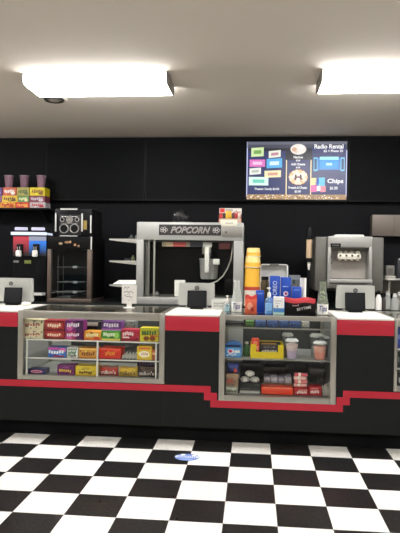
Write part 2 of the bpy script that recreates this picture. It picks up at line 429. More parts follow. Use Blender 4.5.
def display_case(x0, x1, zb, zbi, zti, label, shelves, posts, lp=.045, rp=.045):
    """steel framed glass case from zb up to the counter top; zbi / zti bound the glass"""
    x0 += .001; x1 -= .001; zb += .0008
    t = thing('display_case', label, 'display case', ((x0+x1)/2, DEP/2, zb), 'glass display cases')
    f = MB(); b = .003
    for a, c in ((x0, x0+lp), (x1-rp, x1)):
        f.box(a, c, -.006, .03, zb, ZT, alu, b)
        f.box(a, c, DEP-.03, DEP, zb, ZT, alu, b)
        f.box(a, c, .03, DEP-.03, ZT-.03, ZT, alu)
        f.box(a, c, .03, DEP-.03, zb, zbi, alu)
    f.box(x0+lp, x1-rp, -.006, .03, zti, ZT, alu, b); f.box(x0+lp, x1-rp, -.006, .03, zb, zbi, alu, b)
    f.box(x0+lp, x1-rp, DEP-.03, DEP, zti, ZT, alu, b); f.box(x0+lp, x1-rp, DEP-.03, DEP, zb, zbi, alu, b)
    f.build('frame', t)
    MB().box(x0+lp, x1-rp, .004, .009, zbi, zti, glass).build('front_glass', t)
    MB().box(x0+lp, x1-rp, .03, DEP-.03, ZT-.008, ZT, glass).build('top_glass', t)
    for a in (x0+.006, x1-.012): MB().box(a, a+.006, .03, DEP-.03, zbi, ZT-.03, panelgrey).build('end_panel', t)
    MB().box(x0+lp, x1-rp, .03, DEP-.03, zbi-.012, zbi-.004, shelfgrey).build('bottom_panel', t)
    ia, ib = x0+lp, x1-rp; cuts = [ia, ia+(ib-ia)*.165, ia+(ib-ia)*.58, ib]
    for i in range(3):
        a, c = cuts[i], cuts[i+1]
        MB().box(a, c-.004, DEP-.02, DEP-.012, zbi, zti, mat('pale_door', '#c4c5c2', .5) if i == 0 else mat('smoked_panel', '#4a4b4a' if zb > .4 else '#2c2d2c', .35)).build('back_door', t)
    for z, mm, ed in shelves:
        s = MB().box(x0+lp+.002, x1-rp-.002, .045, DEP-.04, z-.007, z-.0008, mm).build('shelf', t)
        MB().box(x0+lp+.002, x1-rp-.002, .037, .045, z-.011, z-.0008, ed).build('shelf_edge', s)
    for px, za, zc in posts:
        MB().box(px-.006, px+.006, .022, .034, za, zc, wirew).build('shelf_post', t)
    return t
ZL1, ZL2, ZL0 = .803, .650, .505
display_case(xB, xC, .470, ZL0+.004, .980, 'wide glass display case full of candy boxes on the left', ((ZL1, glass, wirew), (ZL2, glass, wirew)),
             ((ax(27, 358, .03), ZL0, ZL1), (ax(97.5, 358, .03), ZL0, ZL1), (ax(156, 358, .03), ZL0, ZL1)))
ZG, ZM, ZF = .943, .690, .397
display_case(xD, xE, ZR2, ZF, 1.008, 'glass display case of cups, snacks and red candy in the middle', ((ZG, glass, alu), (ZM, shelfgrey, steel_d)), ())
display_case(xF, xG, .470, ZL0+.004, .980, 'glass display case cut by the right edge of the picture', ((ZL1, glass, wirew), (ZL2, glass, wirew)), (), .024, .045)

# ------------------------------------------------------------ boxes of candy
def art(mb, x0, x1, z0, z1, y, items):
    w, h = x1-x0, z1-z0
    for k, it in enumerate(items):
        yy = y-.0004*k-.0002
        if it[0] == 'r': _, u0, u1, v0, v1, c = it; mb.prism([(x0+u0*w, z0+v0*h), (x0+u1*w, z0+v0*h), (x0+u1*w, z0+v1*h), (x0+u0*w, z0+v1*h)], yy-.0003, yy, C(c))
        elif it[0] == 'e': _, u, v, ru, rv, c = it; mb.ell(x0+u*w, z0+v*h, ru*w, rv*h, yy, C(c), .0003, 16)
        elif it[0] == 'l':                # illegible lettering: a row of strokes
            _, u0, u1, v0, v1, c = it; n = 6; g = random.Random(int(1000*u0+100*v1)+k)
            for i in range(n):
                a = x0+(u0+(u1-u0)*i/n)*w; bb = x0+(u0+(u1-u0)*(i+.72)/n)*w; dz = g.uniform(-.06, .06)*h; sk = .12*(bb-a)
                mb.prism([(a, z0+v0*h+dz), (bb, z0+v0*h+dz), (bb+sk, z0+v1*h+dz), (a+sk, z0+v1*h+dz)], yy-.0003, yy, C(c))
        elif it[0] == 't': _, s_, u, v, hh, ww, c = it; mb.text(s_, x0+u*w, z0+v*h, yy, hh*h, C(c), ww*w, t=.0004)
        elif it[0] == 'd':                # dots
            _, n, c, r = it; g = random.Random(n)
            for i in range(n): mb.ell(x0+w*((i*.382+.13) % .9+.05), z0+h*g.uniform(.12, .88), r*h, r*h, yy, C(c), .0003, 8)
def carton(px0, px1, ptop, Y, zb, dep, base, items, label, name='candy_box', cat='candy box', group='candy boxes in the left display case', yaw=0., ref=None, bev=.002, top=None):
    ref = ref or 330
    x0, x1 = ax(px0, ref, Y), ax(px1, ref, Y); z1 = top if top else az((px0+px1)/2, ptop, Y)
    m = MB().box(x0, x1, Y, Y+dep, zb, z1, C(base), bev, 1)
    art(m, x0, x1, zb, z1, Y, speckle(base, px0)+items)
    if yaw: m.rotz(yaw, (x0+x1)/2, Y+dep/2)
    tag(m.build(name), label, cat, group)
    return z1
def speckle(base, seed):
    g = random.Random(int(seed*10)); out = []; b = [int(base[i:i+2], 16) for i in (1, 3, 5)]
    for i in range(5):
        f = g.choice((.55, .7, 1.3, 1.5)); c = '#%02x%02x%02x' % tuple(max(8, min(245, int(v*f+g.uniform(-18, 18)))) for v in b)
        u, v = g.uniform(.03, .8), g.uniform(.05, .75); out.append(('r', u, u+g.uniform(.06, .17), v, v+g.uniform(.08, .2), c))
    return out
Yc = .065
e1_ = .0005
# upper shelf
for k, (pt, lab) in enumerate(((330, 'lower'), (319.3, 'upper'))):
    zz = carton(22.8, 43, pt, Yc, ZL1 if k == 0 else zz+e1_, .12, '#e0d4b0', [('d', 11, '#5a3a2c', .075), ('l', .1, .88, .40, .56, '#c0605a')],
                'cream dotted candy box, %s of the two at the left end of top shelf' % lab, ref=330)
for k, (pt, lab) in enumerate(((331, 'lower'), (320.3, 'upper'))):
    zz = carton(44.5, 64.2, pt, Yc, ZL1 if k == 0 else zz+e1_, .12, '#a62c30', [('r', 0, 1, 0, .2, '#7a1d20'), ('e', .5, .55, .42, .3, '#c8564a'), ('l', .16, .84, .4, .68, '#f0dcc0')],
                'red candy box with cream lettering, %s of the pair right of the cream dotted boxes' % lab, ref=330)
for k, (pt, lab, c1, c2) in enumerate(((331.5, 'lower', '#a8305e', '#5c1d58'), (320.5, 'upper', '#7c2a78', '#4a1850'))):
    zz = carton(65.2, 83.2, pt, Yc, ZL1 if k == 0 else zz+e1_, .12, c1, [('r', .6, 1, 0, 1, c2), ('e', .25, .3, .18, .25, '#d060a0'), ('l', .1, .8, .42, .75, '#f0e4ee')],
                'purple and magenta candy box, %s of the pair right of the red boxes' % lab, ref=330)
carton(84.4, 100.8, 331.3, Yc, ZL1, .12, '#e8a23c', [('r', 0, 1, 0, .22, '#d8702c'), ('l', .12, .86, .42, .75, '#fff0b8'), ('e', .75, .2, .2, .18, '#c8432c')], 'orange yellow candy box between purple boxes and green box on top shelf')
carton(86.5, 98, 322.3, .30, ZL1, .12, '#24242a', [('r', 0, 1, .75, 1, '#d8d4c8')], 'black box with a pale top band standing behind the orange box', )
zz = carton(101.6, 120.3, 330.8, Yc, ZL1, .12, '#4f9a3c', [('r', 0, 1, 0, .2, '#e0c860'), ('e', .8, .55, .14, .3, '#9ad060'), ('l', .1, .72, .45, .78, '#f0f6dc')], 'green candy box with white lettering on the top shelf')
carton(101.6, 122, 321.5, .08, zz+e1_, .11, '#6e3a86', [('l', .1, .85, .4, .8, '#e8dcf0'), ('r', 0, 1, 0, .2, '#b06ab8')], 'purple candy box lying on top of the green box')
carton(121.4, 139.2, 329.5, Yc, ZL1, .12, '#b42840', [('r', 0, 1, 0, .2, '#8a1c30'), ('l', .08, .7, .5, .78, '#f4dcdc'), ('r', .08, .45, .25, .38, '#f0e0d8')], 'crimson red candy box between green box and yellow box on the top shelf')
carton(124.5, 135, 321.3, .28, ZL1, .14, '#8d938f', [('l', .1, .9, .6, .85, '#d8dcd8'), ('r', .1, .9, .3, .5, '#5a605e')], 'grey carton standing behind the crimson red candy box')
carton(140, 158.6, 328, Yc, ZL1, .12, '#d8c62c', [('r', 0, 1, .72, 1, '#b4b42c'), ('l', .1, .9, .48, .8, '#2f6a34'), ('e', .35, .22, .16, .17, '#8a4a20'), ('e', .68, .22, .16, .17, '#8a4a20'), ('r', .55, .95, .38, .46, '#d83c28')], 'yellow candy box with green lettering at the right end of top shelf')
# middle shelf
carton(48, 66, 347.3, Yc, ZL2, .11, '#3a6cc0', [('r', 0, .6, .75, 1, '#c050a0'), ('e', .8, .75, .2, .22, '#e070b0'), ('l', .04, .9, .38, .68, '#e4f0fc'), ('r', .3, .9, .06, .2, '#b02c58')], 'blue and pink candy packet on the middle shelf', ref=352)
carton(66.8, 78, 347.5, Yc, ZL2, .11, '#dcdcd4', [('r', .1, .9, .75, .9, '#8a9a8c'), ('l', .15, .85, .4, .62, '#2f8a50'), ('l', .15, .85, .12, .28, '#556058')], 'narrow white candy box with green print on the middle shelf', ref=352)
carton(79, 97, 348.2, Yc, ZL2, .11, '#dc9a3c', [('r', 0, 1, .82, 1, '#f0c060'), ('l', .15, .9, .3, .62, '#8a4a24'), ('r', 0, 1, 0, .12, '#c07a28')], 'orange tan candy box with brown lettering on the middle shelf', ref=352)
carton(99.2, 121, 348.3, Yc, ZL2, .14, '#d8301f', [('r', 0, 1, .82, 1, '#f05a38'), ('l', .3, .75, .35, .66, '#f0a030'), ('r', 0, 1, 0, .1, '#b02018')], 'bright red candy box with orange lettering on the middle shelf', ref=352, yaw=-.03)
carton(137, 151.8, 346.3, Yc, ZL2, .10, '#e4c03c', [('r', .1, .9, .78, .92, '#d06a28'), ('e', .5, .42, .36, .24, '#f4ecd0'), ('l', .3, .75, .38, .5, '#c04a30')], 'yellow candy carton with white oval on the middle shelf', ref=352)
carton(152, 155.6, 349.5, Yc+.01, ZL2, .09, '#d07040', [('r', 0, 1, .5, .7, '#f0c090')], 'thin orange candy carton beside the yellow carton, against shelf post', ref=352)
# clear ribbed tray on middle shelf
m = MB(); x0, x1 = ax(122.5, 352, Yc), ax(136, 352, Yc)
m.box(x0, x1, Yc, Yc+.2, ZL2, ZL2+.004, cpl); m.box(x0, x1, Yc+.196, Yc+.2, ZL2+.004, ZL2+.05, cpl)
for i in range(5):
    a = x0+(x1-x0)*i/4; m.box(a-.002, a+.002, Yc, Yc+.196, ZL2+.004, ZL2+.032, wirew)
for k in (.012, .026): m.box(x0, x1, Yc-.003, Yc, ZL2+k, ZL2+k+.004, wirew)
tag(m.build('wire_tray'), 'small empty white wire tray right of the bright red box', 'tray')
# bottom shelf
ZB = ZL0+.0005
carton(27.8, 45.5, 369, Yc, ZB, .10, '#2a2c5e', [('r', 0, 1, 0, .14, '#16183a'), ('e', .5, .5, .34, .3, '#d890a8'), ('l', .28, .72, .38, .62, '#a83a5c')], 'low navy blue candy box with pink oval on the bottom shelf', ref=372)
carton(57.2, 74.2, 365.2, Yc, ZB, .12, '#74286a', [('d', 9, '#b0447c', .08), ('l', .12, .85, .28, .52, '#f0c840'), ('r', .3, .7, .72, .86, '#8a3c90')], 'purple candy box with yellow lettering on the bottom shelf', ref=372)
carton(75.4, 96.8, 366, Yc, ZB, .12, '#e8cc34', [('r', 0, 1, 0, .12, '#c8a028'), ('r', .3, .6, .62, .74, '#2f2a1c'), ('e', .5, .74, .2, .12, '#c8b040'), ('l', .18, .8, .2, .42, '#4a2c18')], 'yellow candy box with dark brown lettering on the bottom shelf', ref=372)
def bag(px0, px1, ptop, Y, zb, base, items, label, ref, dep=.06, group=None, name='candy_bag', cat='candy bag', n=10):
    """a filled pillow bag standing up: pinched at its top and bottom seams"""
    x0, x1 = ax(px0, ref, Y), ax(px1, ref, Y); z1 = az((px0+px1)/2, ptop, Y); m = MB(); cy = Y+dep/2
    g = random.Random(int(px0)); grid = {}
    for sgn in (-1, 1):
        for i in range(n+1):
            for j in range(n+1):
                u, v = i/n, j/n
                th = (4*u*(1-u))**.4*(4*v*(1-v))**.75
                sagx = .03*(1-th)*(.5-u)*2*math.sin(PI*v)
                dz = .012*math.sin(u*9+px0)*v
                p = (x0+(x1-x0)*u+sagx*(x1-x0)*.6, cy+sgn*(.001+dep/2*th+g.uniform(-.002, .002)*th), zb+(z1-zb)*v+dz*(z1-zb)*4)
                grid[(sgn, i, j)] = m.bm.verts.new(p)
    fs = []
    for sgn in (-1, 1):
        for i in range(n):
            for j in range(n): fs.append(m.bm.faces.new((grid[(sgn, i, j)], grid[(sgn, i+1, j)], grid[(sgn, i+1, j+1)], grid[(sgn, i, j+1)])))
    for i in range(n):
        for j in (0, n): fs.append(m.bm.faces.new((grid[(-1, i, j)], grid[(-1, i+1, j)], grid[(1, i+1, j)], grid[(1, i, j)])))
        for k in (0, n): fs.append(m.bm.faces.new((grid[(-1, k, i)], grid[(-1, k, i+1)], grid[(1, k, i+1)], grid[(1, k, i)])))
    bmesh.ops.recalc_face_normals(m.bm, faces=fs)
    zl = min(v.co.z for v in m.bm.verts)
    bmesh.ops.translate(m.bm, verts=m.bm.verts[:], vec=(0, 0, zb-zl))
    i0 = m._mi(base)
    for f in m.bm.faces: f.material_index = i0; f[m.lay] = 1; f.smooth = True
    for it in items:
        if it[0] == 'band':
            ii = m._mi(C(it[3]))
            for f in m.bm.faces:
                v = (f.calc_center_median().z-zb)/(z1-zb)
                if it[1] <= v < it[2]: f.material_index = ii
        elif it[0] == 't':
            _, s_, u, v, hh, ww, c = it[:7]
            n0 = len(m.bm.verts)
            m.text(s_, x0+u*(x1-x0), zb+v*(z1-zb), 0, hh*(z1-zb), C(c), ww*(x1-x0), rot=it[7] if len(it) > 7 else 0, t=.003, bold=.01)
            m.bm.verts.ensure_lookup_table()
            for vv in m.bm.verts[n0:]:            # the print follows the bulge of the bag
                uu = min(.98, max(.02, (vv.co.x-x0)/(x1-x0))); wv = min(.98, max(.02, (vv.co.z-zb)/(z1-zb)))
                vv.co.y += cy-dep/2*(4*uu*(1-uu))**.4*(4*wv*(1-wv))**.75-.0028
        elif it[0] == 'e':
            _, u, v, ru, rv, c = it
            m.ell(x0+u*(x1-x0), zb+v*(z1-zb), ru*(x1-x0), rv*(z1-zb), Y+.001, C(c), .004, 14)
    return tag(m.build(name), label, cat, group)
bg = 'candy bags on the bottom shelf'
bag(99, 117.5, 366, Yc, ZB, C('#b83428', .3), [('band', .8, 1.1, '#8a5a4a'), ('t', "m&m's", .5, .4, .42, .8, '#f4ece4')], 'red candy bag with white lowercase lettering on the bottom shelf', 372, group=bg)
bag(118.3, 137, 367, Yc, ZB, C('#dcb83c', .3), [('band', .85, 1.1, '#b09040'), ('t', "m&m's", .5, .4, .42, .8, '#5a4a3c')], 'yellow candy bag with brown lowercase lettering on the bottom shelf', 372, group=bg)
bag(137.6, 155.6, 367.5, Yc, ZB, C('#4c3a34', .3), [('band', .85, 1.1, '#6a5a54'), ('t', "m&m's", .5, .4, .42, .8, '#e4dcd4')], 'brown candy bag with white lowercase lettering on the bottom shelf', 372, group=bg)
carton(137, 157, 360, .22, ZB, .14, '#3c2c44', [('l', .1, .9, .6, .85, '#6a5478')], 'dark purple carton behind the brown candy bag', ref=372)

# ------------------------------------------------------- middle display case
gR = 'snacks in the middle display case'
Ym = .075
# on the glass shelf: low cartons imitating the reflection of items above
carton(225, 243.5, 322.5, .16, ZG, .14, '#242628', [('l', .1, .9, .3, .6, '#8a8a88')], 'low black carton standing in for a reflection in the high glass shelf, left end', 'carton', 'carton', gR, ref=325)
carton(245.5, 254, 321.5, .16, ZG, .14, '#5a8a48', [('r', .1, .9, .3, .6, '#8ab070')], 'low green carton standing in for a reflection in the high glass shelf', 'carton', 'carton', gR, ref=325)
for k, (a, b) in enumerate(((255.5, 266), (267.5, 278), (279.5, 289), (290.5, 300.5))):
    carton(a, b, 321.5, .16, ZG, .14, '#4a68a4', [('r', .1, .9, .55, .85, '#6a88c0')], 'low blue carton standing in for a reflection in the high glass shelf, %s from its left' % ('first', 'second', 'third', 'fourth')[k], 'carton', 'carton', 'blue reflection stand-ins on the high glass shelf', ref=325)
carton(302, 309.5, 322, .16, ZG, .14, '#b8b8b4', [], 'low pale grey carton standing in for a reflection in the high glass shelf', 'carton', 'carton', gR, ref=325)
# blue tub with rounded top
x0, x1 = ax(224.8, 350, Ym), ax(241.8, 350, Ym); z1 = az(233, 341.8, Ym); w = x1-x0; h = z1-ZM
t = thing('snack_tub', 'blue plastic snack tub with arched top on the left of the shelf', 'tub', ((x0+x1)/2, Ym+.05, ZM))
arch = [(x0+.004, ZM), (x1-.004, ZM), (x1, ZM+h*.72)] + [(x0+w/2+w/2*math.cos(a), ZM+h*.72+h*.28*math.sin(a)) for a in [PI*i/10 for i in range(1, 10)]] + [(x0, ZM+h*.72)]
MB().prism(arch, Ym, Ym+.1, mat('blue_plastic', '#3a6fb0', .35)).build('body', t)
m = MB(); art(m, x0, x1, ZM, z1, Ym, [('r', .06, .94, .06, .6, '#5aa0d8'), ('e', .36, .38, .2, .15, '#e8dce4'), ('e', .33, .4, .11, .1, '#c03a68'), ('r', .58, .88, .3, .46, '#e8e4dc'), ('l', .12, .7, .12, .22, '#e4e8f0')]); m.build('label_print', t)
MB().box(x0+.012, x1-.012, Ym-.004, Ym, ZM+h*.68, ZM+h*.8, mat('navy_plastic', '#1c2c4c', .4)).build('lid_band', t)
# green bottle
cx = ax(246.5, 352, .18)
t = thing('green_bottle', 'small green bottle between blue tub and yellow display box', 'bottle', (cx, .18, ZM))
MB().lathe([(0, ZM), (.026, ZM), (.028, ZM+.01), (.028, ZM+.07), (.012, ZM+.095), (.012, ZM+.1), (0, ZM+.1)], cx, .18, mat('green_plastic', '#3f6a3c', .35)).build('body', t)
MB().lathe([(0, ZM+.1), (.015, ZM+.1), (.015, ZM+.118), (0, ZM+.118)], cx, .18, paper).build('cap', t)
# yellow display box with notched front
x0, x1 = ax(250.5, 352, Ym), ax(283.6, 352, Ym); zn, zt = az(267, 352, Ym), az(267, 344.6, Ym)
t = thing('display_box', 'yellow open display box with notched front holding snack bars', 'box', ((x0+x1)/2, Ym+.09, ZM))
yel = mat('yellow_card', '#e2c81c', .5); nw = (x1-x0)*.17
m = MB().prism([(x0, ZM), (x1, ZM), (x1, zt), (x1-nw, zt), (x1-nw, zn), (x0+nw, zn), (x0+nw, zt), (x0, zt)], Ym, Ym+.003, yel); m.build('notched_front', t)
MB().box(x0, x0+.003, Ym+.003, Ym+.18, ZM, zt, yel).box(x1-.003, x1, Ym+.003, Ym+.18, ZM, zt, yel).box(x0+.003, x1-.003, Ym+.177, Ym+.18, ZM, zt+.01, yel).build('side_wall', t)
MB().box(x0+.003, x1-.003, Ym+.003, Ym+.177, ZM, ZM+.003, yel).build('base', t)
zi = ZM+.0032
def bar(xa, xb, ya, yb, za, zb_, col, items, label, name='snack_bar', cat='snack bar', group='snack bars in the yellow box', bev=.006):
    m = MB().box(xa, xb, ya, yb, za, zb_, C(col, .35), bev, 2); art(m, xa, xb, za, zb_, ya, items)
    return tag(m.build(name), label, cat, group)
bar(x0+.006, x0+.07, Ym+.012, Ym+.08, zi, zt+.045, '#c8402c', [('l', .1, .9, .4, .6, '#f0b090'), ('e', .5, .75, .3, .12, '#e88060')], 'orange red snack packet standing in the left of the yellow box', 'snack_packet', 'packet', None, .012)
bar(x0+.075, x1-.035, Ym+.012, Ym+.05, zi, zn+.03, '#2c2a2c', [('l', .1, .9, .5, .8, '#c8c4bc'), ('r', .05, .95, .2, .3, '#8a8a88')], 'black snack bar with white lettering at the front of the yellow box')
bar(x0+.075, x1-.035, Ym+.055, Ym+.09, zi, zn+.05, '#3a3632', [('l', .2, .8, .7, .85, '#a8a098')], 'dark grey snack bar in the middle of the yellow box')
bar(x0+.073, x1-.02, Ym+.1, Ym+.14, zi, zn+.068, '#1d1c1d', [('r', .05, .8, .85, .93, '#c89848')], 'black snack bar with gold stripe at the back of the yellow box')
# plastic cups of candy
def candy_cup(px, pr, ptop, Y, zb, fill, lidc, label, fh=.6, upper=None):
    cx = ax(px, 350, Y); r = abs(ax(px+pr, 350, Y)-cx); z1 = az(px, ptop, Y); h = z1-zb
    t = thing('candy_cup', label, 'cup', (cx, Y, zb), 'lidded plastic cups of candy')
    MB().lathe([(0, zb), (r*.74, zb), (r*.74+.001, zb+.004), (r*.96, zb+h*.86), (r*.9, zb+h*.86)], cx, Y, cpl).build('cup', t)
    MB().lathe([(0, zb+.004), (r*.70, zb+.004), (r*(.70+.2*fh), zb+h*.84*fh), (r*.4, zb+h*(.84*fh+.05)), (0, zb+h*(.84*fh+.06))], cx, Y, fill).build('candy_filling', t)
    if upper: MB().lathe([(0, zb+h*.42), (r*.815, zb+h*.42), (r*.915, zb+h*.72), (r*.5, zb+h*.78), (0, zb+h*.79)], cx, Y, upper).build('upper_filling', t)
    MB().lathe([(0, zb+h*.86), (r*.98, zb+h*.86), (r, zb+h*.9), (r*.98, zb+h*.95), (r*.8, zb+h*.96), (r*.76, zb+h), (0, zb+h)], cx, Y, lidc).build('lid', t)
lidc = clear('frosted_lid', '#f2f2f0', .2, 1.4, .75)
def speck(name, c1, c2):
    m = mat(name, c1, .5, var=.35, scale=90)
    mx = [n for n in m.node_tree.nodes if n.type == 'MIX'][0]; mx.inputs['A'].default_value = lin(c1); mx.inputs['B'].default_value = lin(c2)
    return m
candy_cup(287.4, 5.8, 332.6, .215, ZM, speck('pale_candy', '#c8b8b8', '#e8dcd8'), lidc, 'clear lidded cup of pale candy behind the pink and lavender cup', .55)
candy_cup(291.8, 6.6, 338.6, .10, ZM, speck('lavender_candy', '#b8a4cc', '#d8b4c8'), lidc, 'clear lidded cup of pink and lavender candy right of yellow box', .5, speck('pink_candy', '#e0b8b4', '#f0d4cc'))
candy_cup(316.4, 6.8, 333.5, .225, ZM, speck('cream_candy', '#c8c0b4', '#e0dcd4'), lidc, 'clear lidded cup of pale candy behind the coral orange cup', .55)
candy_cup(320, 7.0, 341, .10, ZM, speck('coral_candy', '#e86a4c', '#f09a80'), lidc, 'clear lidded cup of coral orange candy near right post', .5, speck('pale_coral_candy', '#ec8a68', '#f4b498'))
candy_cup(325.4, 3.8, 335.5, .28, ZM, speck('grey_candy', '#a8a09a', '#ccc4bc'), lidc, 'clear lidded cup of greyish candy in the right back corner', .55)
# floor of the case
ZQ = ZF+.0005
r0 = 385
# backs first: dark cartons
gB = 'dark cartons at the back of the lower shelf'
carton(240, 262, 364.5, .50, ZQ, .14, '#252422', [], 'dark carton behind the white mesh bags on the lower shelf', 'carton', 'carton', gB, ref=r0)
carton(264, 288, 367, .50, ZQ, .14, '#34302c', [('r', 0, 1, .82, 1, '#4a4640')], 'dark brown carton behind the cardboard tray of packets', 'carton', 'carton', gB, ref=r0)
carton(308, 325, 366, .46, ZQ, .14, '#5c5c58', [('r', .1, .9, .6, .85, '#8a8a86'), ('r', .1, .5, .2, .5, '#3a3a38')], 'dark grey carton in the right back corner of lower shelf', 'carton', 'carton', gB, ref=r0)
# left column
zz = carton(225.6, 238, 386.3, Ym, ZQ, .12, '#8d8f80', [('l', .1, .9, .55, .8, '#d4d6c8'), ('l', .1, .9, .2, .4, '#5f6a58'), ('r', 0, 1, 0, .1, '#c8c4b4')], 'greenish grey carton with pale print in the lower left corner', 'snack_box', 'snack box', gR, ref=r0)
zz = carton(225.8, 238.4, 374, Ym, zz+e1_, .12, '#8a6e58', [('r', 0, 1, .7, 1, '#a08468'), ('l', .1, .6, .3, .55, '#c0503c')], 'brown carton on top of the greenish grey carton', 'snack_box', 'snack box', gR, ref=r0)
bag(227, 239, 363.5, Ym+.02, zz+.001, C('#2a3470', .3), [('band', .6, 1.1, '#3a4a90'), ('e', .7, .3, .14, .2, '#c84838')], 'dark blue snack bag on top of the brown carton', 368, .05, name='snack_bag', cat='snack bag')
# black packets with silver edge, mesh bags on top
x0, x1 = ax(239.4, r0, Ym), ax(260, r0, Ym); zt = az(250, 384, Ym)
n = 3
for i in range(n):
    za = ZQ+(zt-ZQ)*i/n; zb_ = ZQ+(zt-ZQ)*(i+1)/n-.0006
    bar(x0, x1, Ym, Ym+.13, za, zb_, ('#9a9892', '#2c2b2c', '#1c1c1d')[i], [('r', .04, .96, .35, .65, ('#c8c6c0', '#5a5856', '#3c3a3a')[i])], '%s flat packet in the stack under the white mesh bags' % ('silver lowest', 'charcoal middle', 'black topmost')[i], 'flat_packet', 'packet', 'flat packets in a stack', .005)
g = random.Random(8)
white_net = mat('white_netting', '#c9c7bf', .6, var=.35, scale=140)
zc = zt+.0005
for i, (u, v, a, lab) in enumerate(((.27, .0, 0, 'lower left'), (.74, .0, 1, 'lower right'), (.5, 1., 2, 'topmost'))):
    w_ = (x1-x0)*.48; cxx = x0+u*(x1-x0); zb0 = zc+v*.048
    m = MB(); m.ball((cxx, Ym+.065, zb0+.024), (w_/2, .05, .024), white_net, 18)
    for f in m.bm.verts: f.co += Vector((g.uniform(-1, 1), g.uniform(-1, 1), 0))*.002
    for q in range(5): m.ball((cxx-.022+q*.011, Ym+.019+.003*abs(q-2), zb0+.024+.011*math.sin(q*2.1+i)), (.006, .005, .006), C('#e0dcd2' if q % 2 else '#8a8880'), 8)
    tag(m.build('netting_bag'), '%s white mesh candy bag on the stack of flat packets' % lab, 'bag', 'white mesh bags')
# cardboard tray with packets behind the orange packet
x0, x1 = ax(263, r0, .2), ax(293, r0, .2); zt = az(278, 383, .2); ty1 = .42
t = thing('cardboard_tray', 'brown cardboard tray of grey packets behind the orange red packet', 'tray', ((x0+x1)/2, .31, ZQ))
card = mat('brown_cardboard', '#7a5f48', .8)
MB().box(x0, x1, .2, .204, ZQ, zt, card).build('front_wall', t)
MB().box(x0, x0+.004, .204, ty1, ZQ, zt, card).box(x1-.004, x1, .204, ty1, ZQ, zt, card).box(x0+.004, x1-.004, ty1-.004, ty1, ZQ, zt, card).build('side_wall', t)
MB().box(x0+.004, x1-.004, .204, ty1-.004, ZQ, ZQ+.004, card).build('base', t)
nn = 4; w_ = (x1-x0-.012)/nn
for i in range(nn):
    a = x0+.006+i*w_
    bar(a+.001, a+w_-.002, .215, ty1-.015, ZQ+.0045, zt+.045, ('#8d8792', '#a09ca8', '#857f90', '#b4b0b6')[i], [('l', .1, .9, .75, .92, '#c8c4c8')], '%s grey packet in the brown cardboard tray' % ('first', 'second', 'third', 'fourth')[i], 'snack_packet', 'packet', 'grey packets in the cardboard tray', .008)
bar(ax(261.3, r0, Ym), ax(293.3, r0, Ym), Ym, Ym+.11, ZQ, az(277, 387.3, Ym), '#e8462c', [('r', .03, .97, .82, .95, '#f08a60'), ('r', .05, .5, .2, .3, '#f0704c')], 'long orange red packet at the front of the lower shelf', 'candy_packet', 'packet', 'red packets at the front of the lower shelf', .008)
zz = az(302, 388.5, Ym)
bar(ax(294.2, r0, Ym), ax(308.6, r0, Ym), Ym, Ym+.11, ZQ, zz, '#b8242c', [('l', .2, .9, .3, .6, '#f0d8d4'), ('r', .3, .9, .72, .84, '#e8b0a8')], 'red candy packet with white lettering below the pink rolls', 'candy_packet', 'packet', 'red packets at the front of the lower shelf', .006)
bar(ax(309.2, r0, Ym), ax(322, r0, Ym), Ym, Ym+.11, ZQ, az(316, 386.5, Ym), '#a81c26', [('l', .1, .8, .3, .6, '#f0d8d4'), ('r', .1, .7, .72, .84, '#d88880')], 'dark red candy packet with white lettering right of the pink rolls', 'candy_packet', 'packet', 'red packets at the front of the lower shelf', .006)
# pink rolls, one above another
zr = zz+.0006; rr = .0145
for i, c in enumerate(('#e8b0a8', '#d87a78', '#efc8bc', '#c8505c')):
    cz = zr+rr+i*2*rr; m = MB(); xa, xb = ax(293.8, 380, .13), ax(306.5, 380, .13); o = .006*(i % 2)
    m.tube([(xa+o, .13, cz), (xb+o, .13, cz)], rr, C(c), 14)
    m.tube([(xa+o+.03, .13, cz), (xa+o+.05, .13, cz)], rr+.0004, C('#f4e8dc'), 14)
    tag(m.build('candy_roll'), '%s pink candy roll in the pile above the red packet' % ('lowest', 'second lowest', 'second highest', 'topmost')[i], 'candy roll', 'pink candy rolls')
# small white straws / sticks at the right
for i in range(4):
    xa = ax(323.8+i*1.7, r0, .1); m = MB().tube([(xa, .1, ZQ), (xa+.004*(i-1.5), .13, az(326, 386-i, .1))], .005, C('#dcd8cc'), 8)
    tag(m.build('candy_stick'), 'white candy stick leaning in the right corner, %s from left' % ('first', 'second', 'third', 'fourth')[i], 'candy stick', 'white candy sticks')
# right edge case contents
carton(397.4, 403, 325.5, Yc, ZL1, .12, '#3a4a9a', [('r', .1, .5, .4, .6, '#8a9ad0')], 'blue box on top shelf of the case at the right picture edge', 'snack_box', 'snack box', 'boxes in the right edge case', ref=332)
carton(397.4, 404, 352, Yc, ZL2, .12, '#2a2c2e', [('e', .2, .5, .12, .2, '#8a8c8c'), ('r', .5, 1, .3, .6, '#b0b0ac')], 'black box on middle shelf of the case at the right picture edge', 'snack_box', 'snack box', 'boxes in the right edge case', ref=352)
carton(398.0, 404, 371.5, Yc, ZB, .12, '#3a3a36', [('e', .3, .4, .2, .2, '#d8d4cc')], 'dark box with white spot on bottom of the case at the right picture edge', 'snack_box', 'snack box', 'boxes in the right edge case', ref=372)

# ------------------------------------------------------------ on the counters
ZC = ZT+.0003
